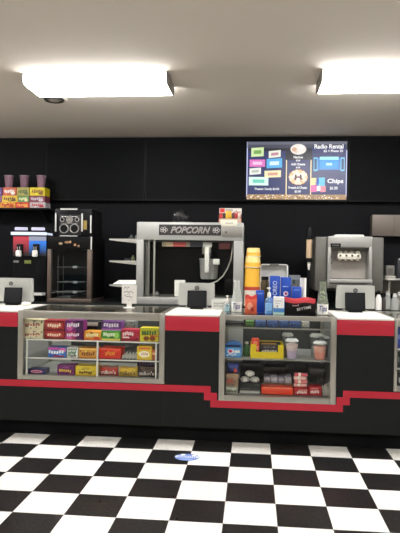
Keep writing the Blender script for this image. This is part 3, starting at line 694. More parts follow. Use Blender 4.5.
# point of sale terminals
def pos_terminal(pxa, pxb, ptop, pda, pdb, pdt, Y, logo, label):
    xa, xb = ax(pxa, 290, Y+.12), ax(pxb, 290, Y+.12); zt = az((pxa+pxb)/2, ptop, Y+.12)
    xc = (xa+xb)/2
    t = thing('cash_register', label, 'cash register', (xc, Y+.12, ZC), 'silver point of sale terminals')
    MB().box(xc-.10, xc+.10, Y+.1, Y+.22, ZC, ZC+.012, silver, .004).build('foot', t)
    m = MB().box(xc-.05, xc+.05, Y+.15, Y+.165, ZC+.01, ZC+.09, silver); m.build('neck', t)
    m = MB(); w = .02                    # back shell, slightly tapered, leaning back
    zb = ZC+.025
    m.poly([(xa, Y+.12, zb), (xb, Y+.12, zb), (xb-.006, Y+.12, zt), (xa+.006, Y+.12, zt)], (0, .035, 0), silver)
    bmesh.ops.bevel(m.bm, geom=m.bm.edges[:], offset=.006, segments=2, affect='EDGES')
    for f in m.bm.faces: f.material_index = 0; f[m.lay] = 1
    shell = m.build('monitor', t)
    MB().box(xa+.01, xb-.01, Y+.155, Y+.162, zb+.01, zt-.01, scr).build('screen', shell)
    lx, lz = at(logo[0], logo[1], Y+.119)
    m = MB(); m.ell(lx, lz, .021, .019, Y+.12, mat('logo_grey', '#4c4e4e', .4), .0012, 20); m.text('hp', lx, lz, Y+.1186, .02, silver, .022, shear=.2)
    m.build('logo', shell)
    da, db = ax(pda, 300, Y), ax(pdb, 300, Y); dt = az((pda+pdb)/2, pdt, Y)
    m = MB().box(da+.002, db-.002, Y+.02, Y+.035, ZC+.012, dt, black, .006); m.rotx(-.16, Y+.03, ZC+.012)
    d = m.build('customer_display', t)
    m = MB().box(da+.010, db-.010, Y+.0185, Y+.02, ZC+.022, dt-.012, mat('display_glass', '#0b0d12', .3, spec=.2)); m.rotx(-.16, Y+.03, ZC+.012); m.build('display_glass', d)
    m = MB().box((da+db)/2-.06, (da+db)/2+.06, Y, Y+.095, ZC, ZC+.014, black, .005); m.build('display_base', t)
pos_terminal(-8, 33, 278, 2, 20.5, 287.5, .50, (11, 283.5), 'silver cash register with black customer display at the left edge')
pos_terminal(178.3, 215, 283, 186.5, 206.5, 290.6, .50, (197, 288), 'silver cash register with black customer display in the middle')
pos_terminal(336, 375.5, 285.5, 345.5, 366.5, 292.7, .50, (355.5, 290.5), 'silver cash register with black customer display on the right')
# white card reader beside the left register
cx = ax(26.5, 301, .52); m = MB().box(cx-.035, cx+.035, .48, .56, ZC, ZC+.03, white_lam, .012, 3); m.box(cx-.022, cx+.022, .49, .53, ZC+.03, ZC+.034, C('#c8c8c4'), .002)
tag(m.build('card_reader'), 'small white card reader beside the left cash register', 'card reader')
# white box with print beside the middle register
carton(211.5, 226, 300, .52, ZC, .08, '#d4d4cc', [('r', .04, .96, .06, .94, '#c8c9c0'), ('r', .12, .88, .6, .7, '#8f918c'), ('l', .15, .85, .25, .5, '#9a9c98')], 'white printed card box between middle register and tip bottle', 'card_box', 'box', None, ref=305)
# price card in a clear stand
Yp = .45
x0, x1 = ax(121.8, 296, Yp), ax(136.6, 296, Yp); z0, z1 = az(129, 303.6, Yp), az(129, 285, Yp); xc = (x0+x1)/2
t = thing('sign_stand', 'white sign card in a small stand before the popcorn machine', 'sign', (xc, Yp, ZC))
MB().box(xc-.05, xc+.05, Yp-.03, Yp+.04, ZC, ZC+.006, white_lam, .002).build('foot', t)
MB().box(xc-.022, xc+.022, Yp+.002, Yp+.008, ZC+.006, z0+.01, white_lam).build('stem', t)
c = MB().box(x0, x1, Yp, Yp+.004, z0, z1, paper).build('card', t)
m = MB(); art(m, x0, x1, z0, z1, Yp, [('l', .14, .5, .82, .87, '#6a6868'), ('l', .14, .8, .60, .645, '#6a6868'), ('l', .36, .56, .48, .52, '#7a7878'), ('l', .2, .74, .36, .405, '#6a6868'), ('l', .4, .8, .21, .24, '#b8a8a8')]); m.build('lettering', c)
# small pump bottle
def pump_bottle(px, pr, ptop, pbody, Y, body_m, name, label, liquid=None, lab=None, cap=paper):
    cx = ax(px, 305, Y); r = abs(ax(px+pr, 305, Y)-cx); zb_, zt = az(px, pbody, Y), az(px, ptop, Y)
    t = thing(name, label, 'bottle', (cx, Y, ZC))
    h = zb_-ZC
    MB().lathe([(0, ZC), (r*.95, ZC), (r, ZC+.006), (r, ZC+h*.78), (r*.85, ZC+h*.9), (r*.4, ZC+h), (0, ZC+h)], cx, Y, body_m).build('body', t)
    if liquid: MB().lathe([(0, ZC+.003), (r*.93, ZC+.003), (r*.95, ZC+h*.62), (0, ZC+h*.62)], cx, Y, liquid).build('liquid', t)
    if lab:
        m = MB(); n = 10; ang = [PI*1.5-.75+1.5*i/n for i in range(n+1)]; zz0, zz1 = ZC+h*.2, ZC+h*.62; rr = r+.0008
        m.poly([(cx+rr*math.cos(a), Y+rr*math.sin(a), zz0) for a in ang]+[(cx+(rr+.001)*math.cos(a), Y+(rr+.001)*math.sin(a), zz0) for a in ang[::-1]], (0, 0, zz1-zz0), lab); m.build('label_sticker', t)
    MB().lathe([(0, zb_), (r*.42, zb_), (r*.42, zb_+(zt-zb_)*.45), (r*.12, zb_+(zt-zb_)*.5), (r*.12, zt-.008), (0, zt-.008)], cx, Y, cap).build('pump', t)
    MB().box(cx-r*.55, cx+r*.35, Y-.008, Y+.008, zt-.012, zt, cap, .003).build('nozzle', t)
pump_bottle(227.4, 2.8, 295.3, 303.2, .22, clear('sanitizer_clear', '#d8e8ec', .08, 1.4, .25), 'sanitizer_bottle', 'small clear pump bottle left of the tip bottle', None, C('#8fb0b8'))
pump_bottle(269, 4.3, 287.5, 297, .20, clear('sanitizer_blue', '#b8dcf8', .08, 1.4, .25), 'sanitizer_bottle', 'clear blue sanitizer bottle with white pump before the blue boxes', mat('blue_gel', '#9cc8f0', .3), C('#8cc0ec'))
# tip bottles
def tip_bottle(px, pr, pn, ptop, Y, cash, label, bm_):
    cx = ax(px, 300, Y); r = abs(ax(px+pr, 300, Y)-cx); rn = abs(ax(px+pn, 300, Y)-cx); z1 = az(px, ptop, Y); h = z1-ZC
    t = thing('tip_bottle', label, 'bottle', (cx, Y, ZC), 'glass tip bottles')
    MB().lathe([(0, ZC), (r*.92, ZC), (r, ZC+.01), (r, ZC+h*.3), (r*.88, ZC+h*.45), (rn*1.15, ZC+h*.78), (rn, ZC+h*.93), (rn*1.25, ZC+h*.95), (rn*1.25, z1), (rn*.95, z1), (rn*.9, ZC+h*.93)], cx, Y, bm_, 28).build('glass', t)
    m = MB(); g = random.Random(int(px))
    for i in range(9 if cash else 3):
        a = g.uniform(0, PI); v = ZC+.012+g.uniform(0, .72 if cash else .2)*h; u = (v-ZC)/h; rad = (r*.62 if u < .4 else rn*.8)
        w = rad*.9; m.tube([(cx-w*math.cos(a), Y-w*math.sin(a)*.7, v), (cx+.2*w, Y, v+.012), (cx+w*math.cos(a), Y+w*math.sin(a)*.7, v+g.uniform(-.01, .02))], .008, C(g.choice(['#a8b098', '#98a488', '#c4c8b4'])), 6)
    m.build('banknotes', t)
    lc, lh = ZC+h*.17, h*.155
    m = MB(); n = 10; ang = [PI*1.5-1.1+2.2*i/n for i in range(n+1)]; rr = r+.0008
    m.poly([(cx+rr*math.cos(a), Y+rr*math.sin(a), lc-lh) for a in ang]+[(cx+(rr+.001)*math.cos(a), Y+(rr+.001)*math.sin(a), lc-lh) for a in ang[::-1]], (0, 0, 2*lh), paper)
    l = m.build('paper_label', t)
    MB().text('Tips', cx, lc, Y-r-.0022, lh*1.45, mat('blue_ink', '#2b3a8c', .6), r*1.35, shear=.25, bold=.015).build('lettering', l)
tip_bottle(236.8, 5.4, 2.5, 280, .30, False, 'clear glass bottle with Tips label left of the orange pouch', cglass)
tip_bottle(322.6, 5.8, 3.0, 281.5, .22, True, 'glass tip bottle stuffed with banknotes before the soft serve machine', clear('cash_bottle_glass', '#d8e0d0', .05, 1.5, .22))
# bags
bag(244.8, 257, 295.5, .13, ZC, speck('orange_red_pouch', '#c03a24', '#e87a50'), [('band', .78, 1.2, '#b82c28'), ('e', .42, .42, .22, .2, '#e8a088'), ('e', .6, .25, .14, .12, '#a82020')], 'orange red snack pouch with pinched top between tip bottle and blue bottle', 305, .05, name='snack_pouch', cat='snack bag')
bag(284.5, 316, 298, .13, ZC, C('#1c1a1b', .35), [('band', .68, 1.2, '#b02a34'), ('t', 'SKYTIME', .62, .4, .16, .46, '#e8e4e0', .2), ('t', 'beef', .36, .56, .1, .2, '#d8a8a8', .1)], 'black snack bag with red top and white lettering', 307, .055, name='snack_bag', cat='snack bag')
# blue cartons and neighbours
gK = 'blue packages on the middle case'
def blue_pack(px0, px1, ptop, Y, dep, label, deco, ref=290):
    x0, x1 = ax(px0, ref, Y), ax(px1, ref, Y); z1 = az((px0+px1)/2, ptop, Y)
    m = MB().box(x0, x1, Y, Y+dep, ZC, z1, mat('blue_package', '#1648b0', .38), .004, 2)
    deco(m, x0, x1, z1, Y)
    tag(m.build('cookie_package'), label, 'package', gK)
def d1(m, x0, x1, z1, Y):
    m.text('OREO', (x0+x1)/2, ZC+(z1-ZC)*.66, Y-.0002, (x1-x0)*.42, C('#e8eef8'), (z1-ZC)*.40, rot=PI/2)
def d2(m, x0, x1, z1, Y):
    w = x1-x0; m.ell((x0+x1)/2, ZC+(z1-ZC)*.53, w*.25, w*.25, Y-.0002, C('#e8e4ee')); m.ell((x0+x1)/2, ZC+(z1-ZC)*.53, w*.13, w*.13, Y-.0012, C('#b03058'))
    m.prism([(x0+.2*w, ZC+(z1-ZC)*.72), (x0+.75*w, ZC+(z1-ZC)*.72), (x0+.75*w, ZC+(z1-ZC)*.75), (x0+.2*w, ZC+(z1-ZC)*.75)], Y-.001, Y-.0002, C('#9ab4e8'))
def d3(m, x0, x1, z1, Y):
    w = x1-x0; m.prism([(x0+.15*w, z1-.03), (x0+.8*w, z1-.03), (x0+.8*w, z1-.02), (x0+.15*w, z1-.02)], Y-.001, Y-.0002, C('#6a94e0'))
blue_pack(269.8, 280, 276, .40, .07, 'tall blue cookie package with white vertical lettering', d1)
blue_pack(280.8, 291, 277.3, .40, .07, 'tall blue cookie package with round white emblem', d2)
blue_pack(292.3, 301.5, 287, .36, .07, 'short blue package behind the black and red bag', d3)
blue_pack(256, 264.2, 290.5, .30, .07, 'small blue package behind the clear blue sanitizer bottle', d3)
# white box with blue bottom stripe
carton(273.6, 284.2, 297, .14, ZC, .07, '#f8faf8', [('r', 0, 1, .12, .36, '#4a86c8'), ('r', 0, 1, 0, .12, '#b4d8c8'), ('r', .15, .8, .75, .8, '#c0c4c4'), ('r', .15, .6, .62, .66, '#c8ccd0')], 'white box with blue stripe left of the black and red bag', 'tissue_box', 'box', None, ref=306)
# dark olive jar behind
cx = ax(264.8, 285, .52); z1 = az(264.8, 276.5, .52); m = MB()
t = thing('syrup_jar', 'dark brown jar with black lid left of the tall blue packages', 'jar', (cx, .52, ZC))
MB().lathe([(0, ZC), (.034, ZC), (.037, ZC+.01), (.037, z1-.06), (.03, z1-.035), (.03, z1-.03), (0, z1-.03)], cx, .52, mat('brown_jar', '#4a3c1e', .3)).build('body', t)
MB().lathe([(0, z1-.03), (.032, z1-.03), (.032, z1), (0, z1)], cx, .52, black).build('lid', t)
# white paper roll/cups
cx = ax(303, 290, .46); z1 = az(303, 278, .46); r = abs(ax(306.2, 290, .46)-cx)
m = MB().lathe([(0, ZC), (r, ZC), (r, z1), (r*.35, z1), (r*.35, z1-.06), (0, z1-.06)], cx, .46, paper)
tag(m.build('paper_roll'), 'upright white paper roll behind the black and red bag', 'paper roll')

# ---------------------------------------------------------------- back counter
ZK = 1.0
t = thing('back_counter', 'long black back counter under the drink and popcorn machines', 'counter', (0, 1.85, 0))
MB().box(-4.2, 4.2, 1.40, WY-.002, ZK-.035, ZK, black_lam, .004).build('countertop', t)
MB().box(-4.2, 4.2, 1.46, WY-.01, .1, ZK-.035, blackm).build('body', t)
MB().box(-4.2, 4.2, 1.52, WY-.02, 0, .1, blackm).build('plinth', t)
ZK += .0004

# popcorn machine -------------------------------------------------------------
Y0, Y1 = 1.6, 2.18
X0, X1 = ax(136.3, 265, Y0), ax(243, 265, Y0)
zt, zh = az(190, 222.3, Y0), az(190, 240.3, Y0); zd = az(150, 297, Y0)
xl, xr = ax(143.4, 265, Y0), ax(233.5, 265, Y0)
t = thing('popcorn_machine', 'large grey steel popcorn machine with lettered header and hanging kettle', 'popcorn machine', ((X0+X1)/2, (Y0+Y1)/2, ZK))
pop_s = mat('popper_steel', '#a5a6a1', .42, .35, .05, 12)
MB().box(X0, X1, Y0, Y1, zh, zt, pop_s, .006).build('header', t)
MB().box(X0, X1, Y0, Y1, ZK, zd, pop_s, .004).build('base', t)
for a, b in ((X0, xl), (xr, X1)): MB().box(a, b, Y0, Y0+.05, zd, zh, pop_s, .003).build('post', t)
for a, b in ((X0, X0+.03), (X1-.03, X1)): MB().box(a, b, Y1-.04, Y1, zd, zh, pop_s).build('post', t)
MB().box(X0+.03, X1-.03, Y1-.02, Y1-.01, zd, zh, mat('popper_back_glass', '#141516', .2)).build('back_panel', t)
for a in (X0+.004, X1-.009): MB().box(a, a+.005, Y0+.05, Y1-.04, zd, zh, glass).build('side_glass', t)
MB().box(xl, xr, Y0+.012, Y0+.017, zd, zh, glass).build('front_glass', t)
MB().box(X0+.03, X1-.03, Y0+.05, Y1-.04, zd, zd+.005, steel_d).build('popping_deck', t)
m = MB(); m.box(ax(153, 265, Y0), ax(154.6, 265, Y0), Y0+.02, Y0+.035, zd, zh, steel).box(ax(147, 265, Y0), ax(148.6, 265, Y0), Y0+.05, Y0+.065, zd, zh, steel_d); m.build('door_edge', t)
sg0, sg1 = at(159, 235.4, Y0), at(221.3, 224.6, Y0)
s = MB().box(sg0[0], sg1[0], Y0-.006, Y0, sg0[1]+.004, sg1[1]-.004, mat('sign_charcoal', '#2b2728', .5)).build('sign_panel', t)
wl = mat('sign_white', '#cfcac4', .5)
zc_ = (sg0[1]+sg1[1])/2; xc_ = (sg0[0]+sg1[0])/2
MB().text('POPCORN', xc_+.005, zc_, Y0-.006, .07, wl, .43, outline=.016, shear=.35).build('lettering', s)
for d in (-1, 1):                       # popped corn drawn at both ends
    m = MB()
    for i in range(5):
        a = i*2*PI/5; m.ring((xc_+d*.285+.026*math.cos(a), Y0-.007, zc_+.017*math.sin(a)), .014, .002, wl, 'Y', 12, 5)
    m.build('popcorn_emblem', s)
kx, kz = at(226, 232.3, Y0)
MB().box(ax(222, 232, Y0), ax(242.5, 232, Y0), Y0-.003, Y0, kz-.055, kz+.06, steel_d, .001).build('control_panel', t)
MB().tube([(kx, Y0-.003, kz), (kx, Y0-.02, kz)], .011, mat('knob_dark', '#4a4a4a', .4), 14).build('knob', t)
# coloured segments imitating a reflection in the front glass, under the header
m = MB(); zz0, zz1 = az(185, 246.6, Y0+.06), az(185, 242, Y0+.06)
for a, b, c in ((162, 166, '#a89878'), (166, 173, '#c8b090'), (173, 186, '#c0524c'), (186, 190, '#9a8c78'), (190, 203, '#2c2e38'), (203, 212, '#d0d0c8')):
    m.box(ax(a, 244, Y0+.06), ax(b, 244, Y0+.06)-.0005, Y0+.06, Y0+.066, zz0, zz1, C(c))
m.build('reflection_strip', t)
# kettle
Yk = 1.82; kx = ax(209, 268, Yk); kt, kb = az(209, 259.5, Yk), az(209, 279, Yk); kr = abs(ax(219, 268, Yk)-kx)
ks = mat('kettle_steel', '#b8b6b2', .35, .35, .1, 10)
k = MB().lathe([(0, kb), (kr*.75, kb), (kr*.86, kb+.02), (kr*.95, kt-.01), (kr, kt), (kr*.95, kt+.004), (kr*.9, kt-.005), (kr*.8, kb+.03), (0, kb+.02)], kx, Yk, ks, 28).build('kettle', t)
MB().box(kx-kr*.95, kx+.02, Yk-.09, Yk+.09, kt+.004, kt+.012, ks, .003).build('kettle_lid', k)
hx = ax(207.5, 255, Yk)
MB().box(ax(202.5, 250, Yk), ax(211, 250, Yk), Yk-.04, Yk+.04, az(207, 254, Yk), zh, steel, .004).build('kettle_motor', k)
MB().tube([(hx-.02, Yk, az(207, 254, Yk)), (hx-.005, Yk, kb+.05)], .009, chrome).tube([(hx+.035, Yk-.03, az(207, 254, Yk)), (hx+.02, Yk-.03, kt)], .006, chrome).build('kettle_hanger', k)
MB().box(ax(204.8, 260, Yk-.13), ax(209.2, 260, Yk-.13), Yk-.155, Yk-.125, az(207, 272.5, Yk-.13), az(207, 247, Yk-.13), wirew, .004).build('kettle_bracket', k)
MB().box(ax(213, 263, Yk-.1), ax(219.5, 263, Yk-.1), Yk-.12, Yk-.09, az(216, 264.5, Yk-.1), az(216, 259, Yk-.1), wirew, .003).build('kettle_handle_block', k)
m = MB(); pts = []
for px, py in ((232.5, 243), (232.3, 250), (230.8, 260), (227.6, 268.5), (223, 276), (217, 281.2), (210.5, 283.6), (205, 284.2)):
    x, z = at(px, py, Yk-.12); pts.append((x, Yk-.12, z))
m.tube(pts, .0075, mat('cable_grey', '#b0aca0', .5), 8); m.build('power_cable', t)
lx, lz = at(156.8, 293.4, Y0); MB().tube([(lx, Y0+.012, lz), (lx, Y0-.004, lz)], .02, steel_d, 16).build('door_latch', t)
xa, xb = ax(174.5, 288, 1.72), ax(184.5, 288, 1.72)
m = MB().box(xa, xb, 1.72, 1.80, zd+.0056, az(180, 280.2, 1.72), paper, .003); tag(m.build('paper_carton'), 'white paper carton inside the popcorn machine behind the middle register', 'carton')
# warmer lid seen at the top right inside
MB().box(ax(219, 246, Y0+.1), ax(230, 246, Y0+.1), Y0+.1, Y0+.2, az(224, 249, Y0+.1), az(224, 243, Y0+.1), C('#7a3a3a')).build('label_plate', t)
# side shelves on the left of the popper
for i, (pl, pr_) in enumerate(((238.6, 243.6), (260.3, 265.2), (284.2, 287.2))):
    xa = ax(109.8, pl, Y0+.06); za = az(109.8, pl, Y0+.06); zb_ = za-.052
    s = MB().box(xa, X0-.001, Y0+.04, Y0+.34, za-.006, za, mat('shelf_glassy_steel', '#c6c8c4', .25, .5)).build('side_shelf', t)
    MB().prism([(xa, za-.016), (xa, za-.006), (X0-.001, za-.006), (X0-.001, zb_+.004)], Y0+.04, Y0+.046, steel).build('shelf_bracket', s)
    MB().prism([(xa, za-.016), (xa, za-.006), (X0-.001, za-.006), (X0-.001, zb_+.004)], Y0+.334, Y0+.34, steel).build('shelf_bracket', s)
    za += .0005
    if i == 0:
        cx = X0-.09; m = MB().lathe([(0, za), (.028, za), (.03, za+.01), (.012, za+.035), (.012, za+.05), (0, za+.05)], cx, Y0+.15, mat('shaker_dark', '#3a3c3c', .3))
        tag(m.build('salt_shaker'), 'small dark shaker on the highest shelf left of popcorn machine', 'shaker')
        m = MB().lathe([(0, za), (.02, za), (.02, za+.04), (0, za+.045)], X0-.03, Y0+.16, mat('shaker_grey', '#6a6c6c', .3)); tag(m.build('salt_shaker'), 'small grey shaker on the highest shelf against the popcorn machine', 'shaker')
    if i == 1:
        m = MB().lathe([(0, za), (.022, za), (.022, za+.03), (.01, za+.045), (.01, za+.06), (0, za+.06)], X0-.07, Y0+.15, mat('shaker_olive', '#55563c', .35)); tag(m.build('salt_shaker'), 'small olive shaker on the middle shelf left of popcorn machine', 'shaker')
        m = MB().lathe([(0, za), (.03, za), (.03, za+.025), (0, za+.025)], X0-.14, Y0+.17, mat('tin_dark', '#2c2e2e', .35)); tag(m.build('tin'), 'low dark tin on the middle shelf left of popcorn machine', 'tin')
    if i == 2:
        m = MB(); a0 = xa+.03; m.poly([(a0, Y0+.08, za+.001), (X0-.02, Y0+.08, za+.001), (X0-.02, Y0+.12, za+.045), (a0+.05, Y0+.14, za+.04)], (0, .015, .004), paper)
        tag(m.build('paper_tray'), 'white folded paper tray on the lowest shelf left of popcorn machine', 'tray')
# things on the popper
yb = 1.78; xa, xb = ax(172, 215, yb), ax(190.5, 215, yb)
t = thing('black_cap', 'black cap with brim lying on top of the popcorn machine', 'cap', ((xa+xb)/2, yb, zt))
blk = mat('black_cloth', '#0c0c0e', .5, var=.2, spec=.5)
m = MB().ball(((xa*.62+xb*.38), yb, zt+.08), ((xb-xa)*.37, .08, .08), blk, 20); m.ball(((xa*.4+xb*.6), yb+.01, zt+.058), ((xb-xa)*.38, .075, .058), blk, 20)
m.build('crown', t)
MB().box(xa*.3+xb*.7-.05, xb+.015, yb-.07, yb+.06, zt+.0002, zt+.02, blk, .009).build('brim', t)
MB().ball(((xa*.8+xb*.2), yb-.07, zt+.09), (.012, .008, .016), mat('cap_badge', '#5a5c60', .3)).build('badge', t)
# candy carton display on the popper
yb = 1.68; xa, xb = ax(218.8, 215, yb), ax(241.4, 215, yb); z1 = az(230, 207.3, yb); h = z1-zt
t = thing('display_box', 'white and red display carton standing on the popcorn machine', 'box', ((xa+xb)/2, yb+.06, zt))
m = MB().box(xa, xb, yb+.10, yb+.104, zt, z1, C('#dedad2')); art(m, xa, xb, zt, z1, yb+.10, [('r', .03, .24, .72, .98, '#c83028'), ('l', .62, .96, .68, .82, '#9a4a40'), ('r', .26, .6, .8, .94, '#a8a8a0'), ('r', .0, .4, .5, .68, '#7a2c24'), ('r', .6, 1, .48, .62, '#6a2a24')]); m.build('back_card', t)
MB().box(xa, xa+.003, yb, yb+.1, zt, zt+h*.5, C('#a83428')).box(xb-.003, xb, yb, yb+.1, zt, zt+h*.5, C('#a83428')).box(xa+.003, xb-.003, yb, yb+.003, zt, zt+h*.3, C('#b89a84')).build('tray', t)
g = random.Random(2)
cols = ['#b8382c', '#3a2420', '#e0b030', '#d8a828', '#5a2c24', '#b03028', '#c8b8a8']
for i in range(7):
    w = (xb-xa-.012)/7; a = xa+.006+i*w
    m = MB().box(a+.001, a+w-.001, yb+.02, yb+.06, zt+.0005, zt+h*(.66 if i not in (2, 3) else .8), C(cols[i], .35), .008)
    tag(m.build('candy_packet'), 'small packet in the display carton on the popcorn machine, %s from left' % ('first', 'second', 'third', 'fourth', 'fifth', 'sixth', 'seventh')[i], 'packet', 'packets in the carton on the popcorn machine')
xa, xb = ax(220.5, 222, Y0-.004), ax(237.3, 222, Y0-.004); z0, z1 = az(229, 226.4, Y0-.004), az(229, 219.6, Y0-.004)
m = MB().box(xa, xb, Y0-.005, Y0-.0006, z0, z1, C('#d8d2c0'), .001); art(m, xa, xb, z0, z1, Y0-.005, [('l', .3, .75, .4, .55, '#8a8478')])
tag(m.build('paper_card'), 'cream paper card on the popcorn machine front below the display carton', 'card')

# yellow popcorn buckets, nested upside down ---------------------------------
Yb = 1.66
def bucket(pb, pt, r0p, r1p, label, stripe=False, top_off=0):
    cx = ax(252.0+top_off, 280, Yb); zb_, z1 = az(251.6, pb, Yb), az(251.6, pt, Yb)
    if pb > 300: zb_ = ZK
    r0_ = abs(ax(251.6+r0p, 280, Yb)-ax(251.6, 280, Yb)); r1_ = abs(ax(251.6+r1p, 280, Yb)-ax(251.6, 280, Yb))
    t = thing('popcorn_bucket', label, 'bucket', (cx, Yb, zb_), 'nested popcorn buckets')
    ym = mat('yellow_bucket', '#eab23a', .5, var=.1, scale=40); wm = mat('white_bucket', '#d8cfc0', .5)
    lerp = lambda f: r0_+(r1_-r0_)*f; h = z1-zb_
    if stripe:
        MB().lathe([(lerp(0), zb_), (lerp(.42), zb_+h*.42)], cx, Yb, wm).build('white_band', t)
        MB().lathe([(lerp(.42)+.0006, zb_+h*.41), (lerp(.5)+.0006, zb_+h*.5)], cx, Yb, mat('bucket_red', '#b8402c', .5)).build('red_stripe', t)
        MB().lathe([(lerp(.42), zb_+h*.42), (lerp(1), z1), (0, z1)], cx, Yb, ym).build('body', t)
        m = MB()
        for q in (.12, .2, .3): m.ring((cx, Yb, zb_+h*q), lerp(q)+.0005, .0012, C('#a8a098'), 'Z', 24, 4)
        m.build('print_line', t)
    else:
        MB().lathe([(lerp(0), zb_), (lerp(.82), zb_+h*.82), (lerp(1), z1), (0, z1)], cx, Yb, ym).build('body', t)
        MB().ring((cx, Yb, zb_), r0_, .004, wm, 'Z').build('rolled_rim', t)
        MB().lathe([(lerp(.45)+.0007, zb_+h*.45), (lerp(1)+.0007, z1), (lerp(1)*.4, z1+.0005)], cx, Yb, mat('bucket_pale', '#efd78c', .5)).build('pale_base', t)
bucket(306, 267.5, 8.5, 7.4, 'lowest upside-down popcorn bucket of the stack, white below with red stripe', True)
bucket(267.3, 256.5, 8.2, 7.0, 'middle yellow popcorn bucket of the upside-down stack', top_off=.4)
bucket(256.3, 248, 7.2, 6.3, 'topmost small yellow popcorn bucket of the stack', top_off=.9)
# grey tub standing on its edge
Yt = 1.72; xa, xb = ax(260, 280, Yt), ax(288, 280, Yt); z1 = az(274, 264, Yt)
t = thing('plastic_tub', 'grey plastic tub standing on edge behind the blue packages', 'tub', ((xa+xb)/2, Yt+.06, ZK))
tubm = mat('grey_tub_plastic', '#b8b9b8', .45)
def rrect(x0, x1, z0, z1, r, n=5):
    pts = []
    for cx, cz, a0 in ((x1-r, z0+r, -PI/2), (x1-r, z1-r, 0), (x0+r, z1-r, PI/2), (x0+r, z0+r, PI)):
        for i in range(n+1): a = a0+PI/2*i/n; pts.append((cx+r*math.cos(a), cz+r*math.sin(a)))
    return pts
def rim(mb, x0, x1, z0, z1, r, w, ya, yb_, m):
    o = rrect(x0, x1, z0, z1, r); i = rrect(x0+w, x1-w, z0+w, z1-w, max(.004, r-w)); n = len(o); fs = []
    vo = [[mb.bm.verts.new((x, y, z)) for x, z in o] for y in (ya, yb_)]; vi = [[mb.bm.verts.new((x, y, z)) for x, z in i] for y in (ya, yb_)]
    for k in range(n):
        j = (k+1) % n
        for q in ((vo[0][k], vo[0][j], vi[0][j], vi[0][k]), (vo[1][k], vi[1][k], vi[1][j], vo[1][j]), (vo[0][k], vo[1][k], vo[1][j], vo[0][j]), (vi[0][k], vi[0][j], vi[1][j], vi[1][k])): fs.append(mb.bm.faces.new(q))
    bmesh.ops.recalc_face_normals(mb.bm, faces=fs); mb._done(m, False); return mb
rim(MB(), xa, xb, ZK, z1, .03, .014, Yt, Yt+.012, mat('tub_rim', '#d0d1d0', .4)).build('rim', t)
rim(MB(), xa+.012, xb-.012, ZK+.012, z1-.012, .025, .004, Yt+.012, Yt+.05, tubm).build('side_wall', t)
MB().prism(rrect(xa+.014, xb-.014, ZK+.014, z1-.014, .025), Yt+.05, Yt+.056, tubm).build('bottom', t)
MB().box((xa+xb)/2-.05, (xa+xb)/2+.05, Yt-.008, Yt+.004, z1-.016, z1+.002, mat('tub_latch', '#5c5e5e', .5), .003).build('latch', t)
# grey box behind
carton(289.3, 300.3, 275.3, 1.7, ZK, .15, '#55585c', [('r', 0, 1, .86, 1, '#787c80')], 'dark grey box on the back counter right of grey tub', 'carton', 'box', None, ref=285)

# soft serve machine ----------------------------------------------------------
Y0, Y1 = 1.5, 2.2
X0, X1 = ax(315.6, 260, Y0), ax(384, 260, Y0); zt = az(350, 236, Y0); zb_ = az(345, 291.5, Y0)
t = thing('soft_serve_machine', 'grey steel soft serve machine with three white dispensing heads', 'ice cream machine', ((X0+X1)/2, (Y0+Y1)/2, ZK))
xa, xb = ax(327.3, 260, Y0), ax(372, 260, Y0)
body = MB().box(X0, xa, Y0+.02, Y1, zb_, zt-.01, machine_grey, .012).box(xb, X1, Y0+.02, Y1, zb_, zt-.01, machine_grey, .012).box(xa+.0005, xb-.0005, Y0+.2, Y1, zb_, zt-.01, machine_grey).build('body', t)
bx0, bx1 = ax(330.6, 265, Y0), ax(368.4, 265, Y0); bz1, bz0 = az(349, 247.7, Y0), az(349, 279, Y0)
m = MB()                                  # front fascia around the bay
fas = mat('fascia_grey', '#9a9994', .42, .4)
m.box(xa, xb, Y0-.02, Y0+.2, bz1, zt-.004, fas, .012).box(xa, xb, Y0-.02, Y0+.2, zb_+.03, bz0, fas, .012)
m.box(xa, bx0, Y0-.02, Y0+.2, bz0-.01, bz1+.01, fas, .008).box(bx1, xb, Y0-.02, Y0+.2, bz0-.01, bz1+.01, fas, .008)
m.build('fascia', t)
MB().box(bx0, bx1, Y0+.15, Y0+.198, bz0, bz1, mat('bay_steel', '#a59f97', .45, .2)).build('bay_back', t)
MB().box(bx0-.02, bx1+.03, Y0-.075, Y0-.0205, az(349, 283, Y0-.05), az(349, 279.3, Y0-.05), mat('drip_tray_grey', '#a6a5a0', .4, .4), .008).build('drip_tray', t)
MB().box(bx0, bx1, Y0+.0, Y0+.03, bz0+.0, bz0+.006, mat('drip_grid', '#3c3c3c', .5)).build('drip_grid', t)
hd = mat('dispenser_white', '#e2dfcf', .4)
hx0, hx1 = ax(337.2, 256, Y0+.05), ax(361, 256, Y0+.05); hz0, hz1 = az(349, 260.5, Y0+.05), az(349, 250.6, Y0+.05)
d = MB().box(hx0, hx1, Y0+.04, Y0+.15, hz0+.012, hz1-.03, hd, .012).build('dispenser_head', t)
w = (hx1-hx0)/4
for i in range(4):
    cx = hx0+w*(i+.5)
    MB().lathe([(0, hz1-.032), (w*.42, hz1-.032), (w*.42, hz1-.012), (w*.2, hz1-.004), (0, hz1)], cx, Y0+.07, hd, 16).build('dispenser_knob', d)
    MB().lathe([(0, hz0-.004), (w*.2, hz0-.004), (w*.3, hz0+.014), (0, hz0+.014)], cx, Y0+.07, hd, 14).build('nozzle', d)
    MB().tube([(cx, Y0+.038, hz0+.05), (cx, Y0+.028, hz0+.05)], .011, mat('head_dark', '#4a4238', .4), 12).build('draw_valve', d)
MB().box(ax(330.5, 245, Y0), ax(340.5, 245, Y0), Y0-.024, Y0-.02, az(335, 247, Y0), az(335, 243.4, Y0), blackm, .001).build('name_plate', t)
